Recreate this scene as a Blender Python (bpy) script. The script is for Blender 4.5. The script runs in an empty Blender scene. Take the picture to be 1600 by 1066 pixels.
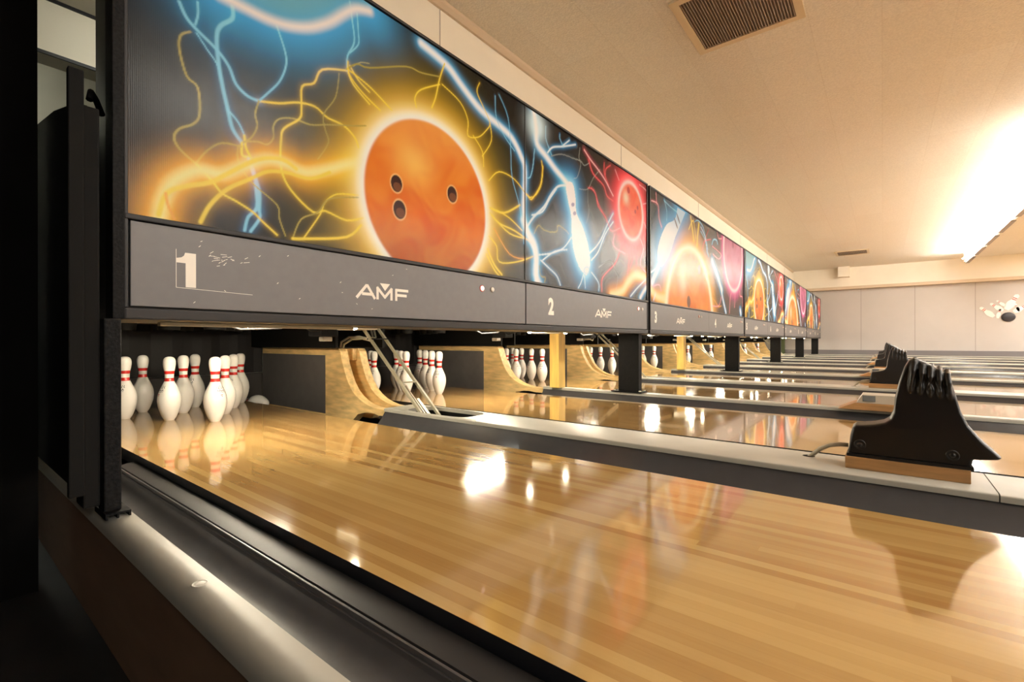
import bpy, bmesh, math, random
import numpy as np
from mathutils import Vector, Matrix
random.seed(7)
SC = bpy.context.scene
COL = SC.collection
PI = math.pi

# ------------------------------------------------------------------ dimensions (metres)
CAM = (-0.5742, 0.0, 0.4702)
YAW = 38.195
LW = 0.527                      # half width of a lane
P_IN, P_OUT = 1.7856, 1.6097    # lane spacing inside a pair / between pairs
PAIR = P_IN + P_OUT
LANES = 10
def lane_x(k):
    return LW + (k // 2) * PAIR + (k % 2) * P_IN
HEAD_Y = 3.0946                 # the front pin
CAP_Z = 0.043
MASK_Y = 1.505
MASK_X0 = -0.235
MZB, MZT = 0.5273, 1.752
CEIL_Z = 2.70
WALL_X = 17.2
FLOOR_Z = -0.27
LANE_END = 4.06
NEAR_Y = -8.0

# ------------------------------------------------------------------ materials
def srgb(r, g, b):
    def f(c):
        c /= 255.0
        return c / 12.92 if c <= 0.04045 else ((c + 0.055) / 1.055) ** 2.4
    return (f(r), f(g), f(b), 1.0)

def new_mat(name):
    m = bpy.data.materials.new(name)
    m.use_nodes = True
    nt = m.node_tree
    b = nt.nodes['Principled BSDF']
    return m, nt, b

def mat(name, col, rough=0.5, metal=0.0, noise=0.0, nscale=20.0, bump=0.0, bscale=60.0, coat=0.0, spec=0.5, stretch=(1, 1, 1)):
    m, nt, b = new_mat(name)
    b.inputs['Base Color'].default_value = col
    b.inputs['Roughness'].default_value = rough
    b.inputs['Metallic'].default_value = metal
    b.inputs['Specular IOR Level'].default_value = spec
    b.inputs['Coat Weight'].default_value = coat
    b.inputs['Coat Roughness'].default_value = 0.08
    if noise or bump:
        tc = nt.nodes.new('ShaderNodeTexCoord')
        mp = nt.nodes.new('ShaderNodeMapping')
        mp.inputs['Scale'].default_value = stretch
        nt.links.new(tc.outputs['Object'], mp.inputs['Vector'])
    if noise:
        n = nt.nodes.new('ShaderNodeTexNoise')
        n.inputs['Scale'].default_value = nscale
        n.inputs['Detail'].default_value = 5
        nt.links.new(mp.outputs[0], n.inputs['Vector'])
        r = nt.nodes.new('ShaderNodeMapRange')
        r.inputs['From Min'].default_value = 0.3
        r.inputs['From Max'].default_value = 0.7
        r.inputs['To Min'].default_value = 1 - noise
        r.inputs['To Max'].default_value = 1 + noise
        nt.links.new(n.outputs['Fac'], r.inputs['Value'])
        mx = nt.nodes.new('ShaderNodeMix')
        mx.data_type = 'RGBA'
        mx.blend_type = 'MULTIPLY'
        mx.inputs['Factor'].default_value = 1.0
        mx.inputs['A'].default_value = col
        cc = nt.nodes.new('ShaderNodeCombineColor')
        for i in range(3):
            nt.links.new(r.outputs[0], cc.inputs[i])
        nt.links.new(cc.outputs[0], mx.inputs['B'])
        nt.links.new(mx.outputs['Result'], b.inputs['Base Color'])
    if bump:
        n2 = nt.nodes.new('ShaderNodeTexNoise')
        n2.inputs['Scale'].default_value = bscale
        n2.inputs['Detail'].default_value = 3
        nt.links.new(mp.outputs[0], n2.inputs['Vector'])
        bp = nt.nodes.new('ShaderNodeBump')
        bp.inputs['Strength'].default_value = bump
        bp.inputs['Distance'].default_value = 0.01
        nt.links.new(n2.outputs['Fac'], bp.inputs['Height'])
        nt.links.new(bp.outputs[0], b.inputs['Normal'])
    return m

def emis(name, col, strength):
    m, nt, b = new_mat(name)
    b.inputs['Base Color'].default_value = (0.8, 0.8, 0.8, 1)
    b.inputs['Emission Color'].default_value = col
    b.inputs['Emission Strength'].default_value = strength
    return m

def wood_mat(name, dark, light, rough, board, spec=0.5, axis='x', seglen=2.3, grain=0.12, seams=True):
    """boards running along Y (axis x = board index across x)"""
    m, nt, b = new_mat(name)
    N, L = nt.nodes, nt.links
    tc = N.new('ShaderNodeTexCoord')
    sp = N.new('ShaderNodeSeparateXYZ')
    L.new(tc.outputs['Object'], sp.inputs[0])
    oi = N.new('ShaderNodeObjectInfo')
    def math_(op, a, bb=None, c=None):
        n = N.new('ShaderNodeMath'); n.operation = op
        for i, v in enumerate((a, bb, c)):
            if v is None: continue
            if isinstance(v, (int, float)): n.inputs[i].default_value = v
            else: L.new(v, n.inputs[i])
        return n.outputs[0]
    u = math_('DIVIDE', sp.outputs['X'], board)
    u = math_('ADD', u, 200.5)
    idx = math_('FLOOR', u)
    idr = math_('ADD', idx, math_('MULTIPLY', oi.outputs['Random'], 391.0))
    w1 = N.new('ShaderNodeTexWhiteNoise'); w1.noise_dimensions = '1D'
    L.new(idr, w1.inputs['W'])
    off = math_('MULTIPLY', w1.outputs['Value'], 17.0)
    seg = math_('FLOOR', math_('DIVIDE', math_('ADD', sp.outputs['Y'], off), seglen))
    cv = N.new('ShaderNodeCombineXYZ')
    L.new(idr, cv.inputs[0]); L.new(seg, cv.inputs[1])
    w2 = N.new('ShaderNodeTexWhiteNoise'); w2.noise_dimensions = '2D'
    L.new(cv.outputs[0], w2.inputs['Vector'])
    # grain
    mp = N.new('ShaderNodeMapping'); mp.inputs['Scale'].default_value = (90, 3.0, 30)
    L.new(tc.outputs['Object'], mp.inputs['Vector'])
    ad = N.new('ShaderNodeVectorMath'); ad.operation = 'ADD'
    L.new(mp.outputs[0], ad.inputs[0])
    cv2 = N.new('ShaderNodeCombineXYZ')
    L.new(math_('MULTIPLY', w2.outputs['Value'], 50.0), cv2.inputs[1])
    L.new(cv2.outputs[0], ad.inputs[1])
    no = N.new('ShaderNodeTexNoise'); no.inputs['Scale'].default_value = 1.0; no.inputs['Detail'].default_value = 6
    no.inputs['Roughness'].default_value = 0.65
    L.new(ad.outputs[0], no.inputs['Vector'])
    g = math_('MULTIPLY', math_('SUBTRACT', no.outputs['Fac'], 0.5), grain * 4)
    f = math_('ADD', math_('MULTIPLY', w2.outputs['Value'], 0.85), math_('ADD', g, 0.075))
    mx = N.new('ShaderNodeMix'); mx.data_type = 'RGBA'; mx.clamp_factor = True
    L.new(f, mx.inputs['Factor'])
    mx.inputs['A'].default_value = dark
    mx.inputs['B'].default_value = light
    out = mx.outputs['Result']
    if seams:
        fr = math_('FRACT', u)
        d = math_('ABSOLUTE', math_('SUBTRACT', fr, 0.5))
        s = math_('GREATER_THAN', d, 0.485)
        m2 = N.new('ShaderNodeMix'); m2.data_type = 'RGBA'
        L.new(math_('MULTIPLY', s, 0.18), m2.inputs['Factor'])
        L.new(out, m2.inputs['A'])
        m2.inputs['B'].default_value = (dark[0] * .55, dark[1] * .5, dark[2] * .45, 1)
        out = m2.outputs['Result']
    L.new(out, b.inputs['Base Color'])
    b.inputs['Roughness'].default_value = rough
    b.inputs['Specular IOR Level'].default_value = spec
    return m, nt, b

M = {}
M['lane'], _nt, _b = wood_mat('lane_maple', (0.385, 0.200, 0.060, 1), (0.56, 0.358, 0.130, 1), 0.10, 0.027, 0.5, seglen=5.5)
_b.inputs['Coat Weight'].default_value = 0.8
_b.inputs['Coat Roughness'].default_value = 0.045
_b.inputs['Coat IOR'].default_value = 1.55
M['kick'] = mat('kickback_ply', (0.78, 0.53, 0.225, 1), 0.45, noise=0.22, nscale=6, stretch=(6, 1.2, 6))
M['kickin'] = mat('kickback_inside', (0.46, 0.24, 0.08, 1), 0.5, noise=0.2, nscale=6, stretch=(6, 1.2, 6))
M['yellow'] = mat('pine_post', (0.88, 0.58, 0.14, 1), 0.5, noise=0.12, nscale=5, stretch=(8, 8, 1))
M['woodblock'] = mat('stained_pine', (0.43, 0.225, 0.085, 1), 0.45, noise=0.3, nscale=5, stretch=(9, 1, 9))
M['plate'] = mat('grey_wear_plate', srgb(92, 88, 86), 0.5, noise=0.08, nscale=14)
M['edge'] = mat('lane_edge_dark', (0.011, 0.011, 0.015, 1), 0.5)
M['gutter'] = mat('gutter_plastic', (0.056, 0.054, 0.056, 1), 0.24, noise=0.06, nscale=14)
M['cap'] = mat('cream_cap_plastic', srgb(184, 179, 166), 0.45, noise=0.05, nscale=10)
M['lipgrey'] = mat('gutter_lip', (0.030, 0.028, 0.028, 1), 0.5, spec=0.25)
M['widegutter'] = mat('lit_gutter_plastic', (0.085, 0.080, 0.080, 1), 0.33, noise=0.10, nscale=16, bump=0.03, bscale=60)  # gutter plastic made paler in place of missing reflected light
M['fascia'] = mat('grey_fascia', srgb(98, 95, 95), 0.42, noise=0.05, nscale=30)
M['frame'] = mat('dark_frame', srgb(31, 28, 28), 0.45, spec=0.3)
M['black'] = mat('black_steel', (0.005, 0.0045, 0.0045, 1), 0.6, noise=0.3, nscale=40, spec=0.12)
M['blackm'] = mat('black_matt', (0.006, 0.0055, 0.005, 1), 0.7, spec=0.1)
M['rough_steel'] = mat('pitted_steel', (0.007, 0.0065, 0.0065, 1), 0.5, noise=0.7, nscale=140, bump=0.12, bscale=180, spec=0.08)
M['white'] = mat('cream_letters', srgb(236, 228, 214), 0.5)
M['pin'] = mat('pin_plastic', (0.86, 0.82, 0.76, 1), 0.16)
M['red'] = mat('pin_red_band', (0.62, 0.025, 0.02, 1), 0.25)
M['ink'] = mat('pin_print', (0.05, 0.045, 0.06, 1), 0.4)
M['inkred'] = mat('pin_print_red', (0.5, 0.12, 0.13, 1), 0.4)
M['fin'] = mat('moulded_black_plastic', (0.009, 0.007, 0.006, 1), 0.36, bump=0.05, bscale=400)
M['metal'] = mat('brushed_metal', (0.55, 0.52, 0.44, 1), 0.35, metal=0.9)
M['rail'] = mat('pale_rail', (0.46, 0.42, 0.30, 1), 0.35)
M['hose'] = mat('grey_hose', srgb(170, 160, 140), 0.5)
M['glassgrey'] = mat('grey_window', srgb(112, 116, 116), 0.15)
M['offwhite'] = mat('offwhite_plastic', srgb(188, 178, 160), 0.4)
M['sidebrown'] = mat('brown_side_board', (0.20, 0.115, 0.065, 1), 0.6, noise=0.15, nscale=5, stretch=(8, 1, 4))
M['green'] = mat('green_board', (0.09, 0.12, 0.045, 1), 0.6)
M['wallgrey'] = mat('grey_wall_panel', srgb(190, 183, 176), 0.6, noise=0.02, nscale=3)
M['base'] = mat('grey_baseboard', srgb(122, 116, 115), 0.45)
M['seam'] = mat('wall_seam', srgb(150, 140, 132), 0.6)
M['cream'] = mat('cream_paint', srgb(245, 236, 218), 0.6, noise=0.03, nscale=2)
M['creamdark'] = mat('tan_and_shade_trim', srgb(206, 184, 156), 0.6)
M['backgrey'] = mat('pale_back_wall', srgb(176, 174, 160), 0.6, noise=0.05, nscale=2)
M['backcream'] = mat('pale_beam', srgb(206, 194, 172), 0.6, noise=0.03, nscale=2)
M['floor'] = mat('dark_floor', (0.008, 0.007, 0.0065, 1), 0.6, noise=0.3, nscale=8)
M['darkwall'] = mat('dark_partition', (0.004, 0.0036, 0.0033, 1), 0.8, noise=0.2, nscale=6, spec=0.04)
M['roomwall'] = mat('room_wall', srgb(216, 206, 190), 0.7)
M['curtain'] = mat('pit_curtain', (0.010, 0.008, 0.008, 1), 0.7)
M['cushion'] = mat('pit_cushion', (0.035, 0.03, 0.028, 1), 0.6)
M['fixture'] = mat('white_enamel', (0.8, 0.78, 0.72, 1), 0.35)
M['lip'] = mat('shaded_enamel', srgb(150, 138, 130), 0.4)  # grey stands for the shaded underside of the white reflector
M['ventframe'] = mat('vent_frame', srgb(220, 200, 165), 0.5)
M['slat'] = mat('vent_slat', srgb(160, 140, 120), 0.5)
M['ventdark'] = mat('vent_dark', srgb(112, 94, 80), 0.7)
M['ball'] = mat('ball_dark', (0.03, 0.026, 0.028, 1), 0.2)
M['tube'] = emis('fluorescent_tube', (1.0, 0.96, 0.88, 1), 105.0)
M['warm'] = emis('fill_diffuser', (1.0, 0.965, 0.90, 1), 54.0)  # general fill, added above the unseen approach
M['pit'] = emis('pit_tube', (1.0, 0.89, 0.68, 1), 480.0)
M['bulb'] = emis('pit_bulb', (1.0, 0.85, 0.6, 1), 60.0)
M['backfill'] = emis('back_room_fill_tube', (0.97, 1.0, 0.92, 1), 75.0)  # hidden tubes added to brighten the back room
M['ledred'] = emis('indicator_lit', (1.0, 0.62, 0.52, 1), 1.4)
M['redrim'] = mat('indicator_rim', (0.45, 0.06, 0.04, 1), 0.4)
M['ledoff'] = mat('indicator_unlit', srgb(225, 214, 200), 0.35)

def ceiling_mat():
    m, nt, b = new_mat('textured_ceiling_tile')
    N, L = nt.nodes, nt.links
    tc = N.new('ShaderNodeTexCoord')
    br = N.new('ShaderNodeTexBrick')
    br.offset = 0.5
    br.inputs['Scale'].default_value = 1.0
    br.inputs['Brick Width'].default_value = 1.8
    br.inputs['Row Height'].default_value = 0.40
    br.inputs['Mortar Size'].default_value = 0.003
    br.inputs['Mortar Smooth'].default_value = 0.3
    br.inputs['Bias'].default_value = 0.0
    br.inputs['Color1'].default_value = (0.80, 0.738, 0.635, 1)
    br.inputs['Color2'].default_value = (0.775, 0.705, 0.595, 1)
    br.inputs['Mortar'].default_value = (0.74, 0.67, 0.56, 1)
    L.new(tc.outputs['Object'], br.inputs['Vector'])
    no = N.new('ShaderNodeTexNoise'); no.inputs['Scale'].default_value = 85; no.inputs['Detail'].default_value = 2
    L.new(tc.outputs['Object'], no.inputs['Vector'])
    r = N.new('ShaderNodeMapRange')
    r.inputs['From Min'].default_value = 0.35; r.inputs['From Max'].default_value = 0.65
    r.inputs['To Min'].default_value = 0.93; r.inputs['To Max'].default_value = 1.05
    L.new(no.outputs['Fac'], r.inputs['Value'])
    vm = N.new('ShaderNodeVectorMath'); vm.operation = 'SCALE'
    L.new(br.outputs['Color'], vm.inputs[0]); L.new(r.outputs[0], vm.inputs['Scale'])
    L.new(vm.outputs[0], b.inputs['Base Color'])
    bp = N.new('ShaderNodeBump'); bp.inputs['Strength'].default_value = 0.45; bp.inputs['Distance'].default_value = 0.008
    L.new(no.outputs['Fac'], bp.inputs['Height'])
    L.new(bp.outputs[0], b.inputs['Normal'])
    b.inputs['Roughness'].default_value = 0.75
    return m
M['ceiling'] = ceiling_mat()

def art_mat():
    m, nt, b = new_mat('printed_panel')
    a = nt.nodes.new('ShaderNodeAttribute'); a.attribute_name = 'print'
    nt.links.new(a.outputs['Color'], b.inputs['Base Color'])
    b.inputs['Roughness'].default_value = 0.25
    b.inputs['Specular IOR Level'].default_value = 0.15
    tc = nt.nodes.new('ShaderNodeTexCoord')
    w = nt.nodes.new('ShaderNodeTexWave'); w.inputs['Scale'].default_value = 75
    nt.links.new(tc.outputs['Object'], w.inputs['Vector'])
    bp = nt.nodes.new('ShaderNodeBump'); bp.inputs['Strength'].default_value = 0.08; bp.inputs['Distance'].default_value = 0.001
    nt.links.new(w.outputs['Fac'], bp.inputs['Height']); nt.links.new(bp.outputs[0], b.inputs['Normal'])
    return m
M['art'] = art_mat()

# ------------------------------------------------------------------ mesh helpers
def bm_():
    return bmesh.new()

def box(bm, x0, x1, y0, y1, z0, z1, mi=0):
    vs = [bm.verts.new((x, y, z)) for z in (z0, z1) for y in (y0, y1) for x in (x0, x1)]
    for f in ((0, 2, 3, 1), (4, 5, 7, 6), (0, 1, 5, 4), (2, 6, 7, 3), (0, 4, 6, 2), (1, 3, 7, 5)):
        fc = bm.faces.new([vs[i] for i in f]); fc.material_index = mi
    return vs

def bbox_(bm, x0, x1, y0, y1, z0, z1, bev=0.004, seg=2, mi=0):
    t = bmesh.new(); box(t, x0, x1, y0, y1, z0, z1, mi)
    bmesh.ops.bevel(t, geom=t.edges[:], offset=bev, segments=seg, affect='EDGES', profile=0.6)
    merge(bm, t)

def merge(bm, t, mtx=None):
    if mtx is not None: bmesh.ops.transform(t, matrix=mtx, verts=t.verts[:])
    me = bpy.data.meshes.new('tmp'); t.to_mesh(me); t.free()
    bm.from_mesh(me); bpy.data.meshes.remove(me)

def prism(bm, prof, axis, a0, a1, mi=0, closed=True, caps=True):
    """extrude a 2-D profile along an axis. axis 'y': prof=(x,z); 'x': prof=(y,z)"""
    def P(p, a):
        return (p[0], a, p[1]) if axis == 'y' else ((a, p[0], p[1]) if axis == 'x' else (p[0], p[1], a))
    A = [bm.verts.new(P(p, a0)) for p in prof]
    B = [bm.verts.new(P(p, a1)) for p in prof]
    n = len(prof)
    for i in range(n if closed else n - 1):
        j = (i + 1) % n
        f = bm.faces.new((A[i], A[j], B[j], B[i])); f.material_index = mi
    if closed and caps:
        for f in (bm.faces.new(A[::-1]), bm.faces.new(B)): f.material_index = mi

def tube(bm, pts, r, n=10, mi=0, caps=True):
    pts = [Vector(p) for p in pts]
    rings = []
    up = Vector((0, 0, 1))
    for i, p in enumerate(pts):
        d = (pts[min(i + 1, len(pts) - 1)] - pts[max(i - 1, 0)]).normalized()
        s = d.cross(up)
        if s.length < 1e-3: s = d.cross(Vector((1, 0, 0)))
        s.normalize(); t = s.cross(d).normalized()
        rr = r[i] if isinstance(r, (list, tuple)) else r
        rings.append([bm.verts.new(p + s * (math.cos(2 * PI * k / n) * rr) + t * (math.sin(2 * PI * k / n) * rr)) for k in range(n)])
    for a, b in zip(rings, rings[1:]):
        for k in range(n):
            f = bm.faces.new((a[k], a[(k + 1) % n], b[(k + 1) % n], b[k])); f.material_index = mi; f.smooth = True
    if caps:
        for q in (rings[0][::-1], rings[-1]):
            f = bm.faces.new(q); f.material_index = mi

def bar(bm, p, q, w, h, mi=0):
    """rectangular bar between two points"""
    p, q = Vector(p), Vector(q)
    d = (q - p).normalized(); s = d.cross(Vector((0, 0, 1)))
    if s.length < 1e-3: s = Vector((1, 0, 0))
    s.normalize(); t = s.cross(d)
    vs = [bm.verts.new(c + s * a * w / 2 + t * b * h / 2) for c in (p, q) for a, b in ((-1, -1), (1, -1), (1, 1), (-1, 1))]
    for f in ((3, 2, 1, 0), (4, 5, 6, 7), (0, 1, 5, 4), (1, 2, 6, 5), (2, 3, 7, 6), (3, 0, 4, 7)):
        bm.faces.new([vs[i] for i in f]).material_index = mi

def lathe(bm, prof, n=32, mfun=None, cx=0, cy=0):
    rings = []
    for r, z in prof:
        if r < 1e-5: rings.append([bm.verts.new((cx, cy, z))])
        else: rings.append([bm.verts.new((cx + r * math.cos(2 * PI * k / n), cy + r * math.sin(2 * PI * k / n), z)) for k in range(n)])
    for i, (a, b) in enumerate(zip(rings, rings[1:])):
        for k in range(n):
            v = [a[k % len(a)], a[(k + 1) % len(a)], b[(k + 1) % len(b)], b[k % len(b)]]
            u = []
            for q in v:
                if q not in u: u.append(q)
            if len(u) < 3: continue
            f = bm.faces.new(u); f.smooth = True
            if mfun: f.material_index = mfun(0.5 * (prof[i][1] + prof[i + 1][1]))

def strokes(bm, lines, w, y=0.0, mi=0, plane='xz'):
    """flat painted strokes in the plane facing -y"""
    def P(a, b):
        return (a, y, b) if plane == 'xz' else (y, a, b)
    for ln in lines:
        for (x0, z0), (x1, z1) in zip(ln, ln[1:]):
            d = math.hypot(x1 - x0, z1 - z0)
            ux, uz = (x1 - x0) / d, (z1 - z0) / d
            e = w * 0.35
            a = [(x0 - ux * e - uz * w / 2, z0 - uz * e + ux * w / 2), (x0 - ux * e + uz * w / 2, z0 - uz * e - ux * w / 2),
                 (x1 + ux * e + uz * w / 2, z1 + uz * e - ux * w / 2), (x1 + ux * e - uz * w / 2, z1 + uz * e + ux * w / 2)]
            bm.faces.new([bm.verts.new(P(*q)) for q in a]).material_index = mi

def mk(name, bm, mats, parent=None, loc=(0, 0, 0), rotz=0, smooth=False, angle=None):
    bmesh.ops.recalc_face_normals(bm, faces=bm.faces[:])
    me = bpy.data.meshes.new(name); bm.to_mesh(me); bm.free()
    for m in (mats if isinstance(mats, (list, tuple)) else [mats]): me.materials.append(M[m] if isinstance(m, str) else m)
    o = bpy.data.objects.new(name, me); COL.objects.link(o)
    o.location = loc; o.rotation_euler = (0, 0, rotz)
    if smooth or angle:
        for p in me.polygons: p.use_smooth = True
        if angle:
            me.set_sharp_from_angle(angle=math.radians(angle))
    if parent: o.parent = parent
    return o

def tag(o, label, cat, group=None, kind=None):
    o['label'] = label; o['category'] = cat
    if group: o['group'] = group
    if kind: o['kind'] = kind
    return o

def thing(name, label, cat, loc=(0, 0, 0), group=None, rotz=0):
    o = bpy.data.objects.new(name, None); COL.objects.link(o)
    o.empty_display_size = 0.1
    o.location = loc; o.rotation_euler = (0, 0, rotz)
    return tag(o, label, cat, group)

def struct(name, bm, mats, label, cat, **kw):
    return tag(mk(name, bm, mats, **kw), label, cat, kind='structure')

def dup(o, loc, label, rotz=None):
    kids = [c for c in o.children]
    r = o.copy(); COL.objects.link(r); r.location = loc
    if rotz is not None: r.rotation_euler = (0, 0, rotz)
    r['label'] = label
    for ch in kids:
        sub = [g for g in ch.children]
        c = ch.copy(); COL.objects.link(c); c.parent = r
        for g in sub:
            d = g.copy(); COL.objects.link(d); d.parent = c
    return r

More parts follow.
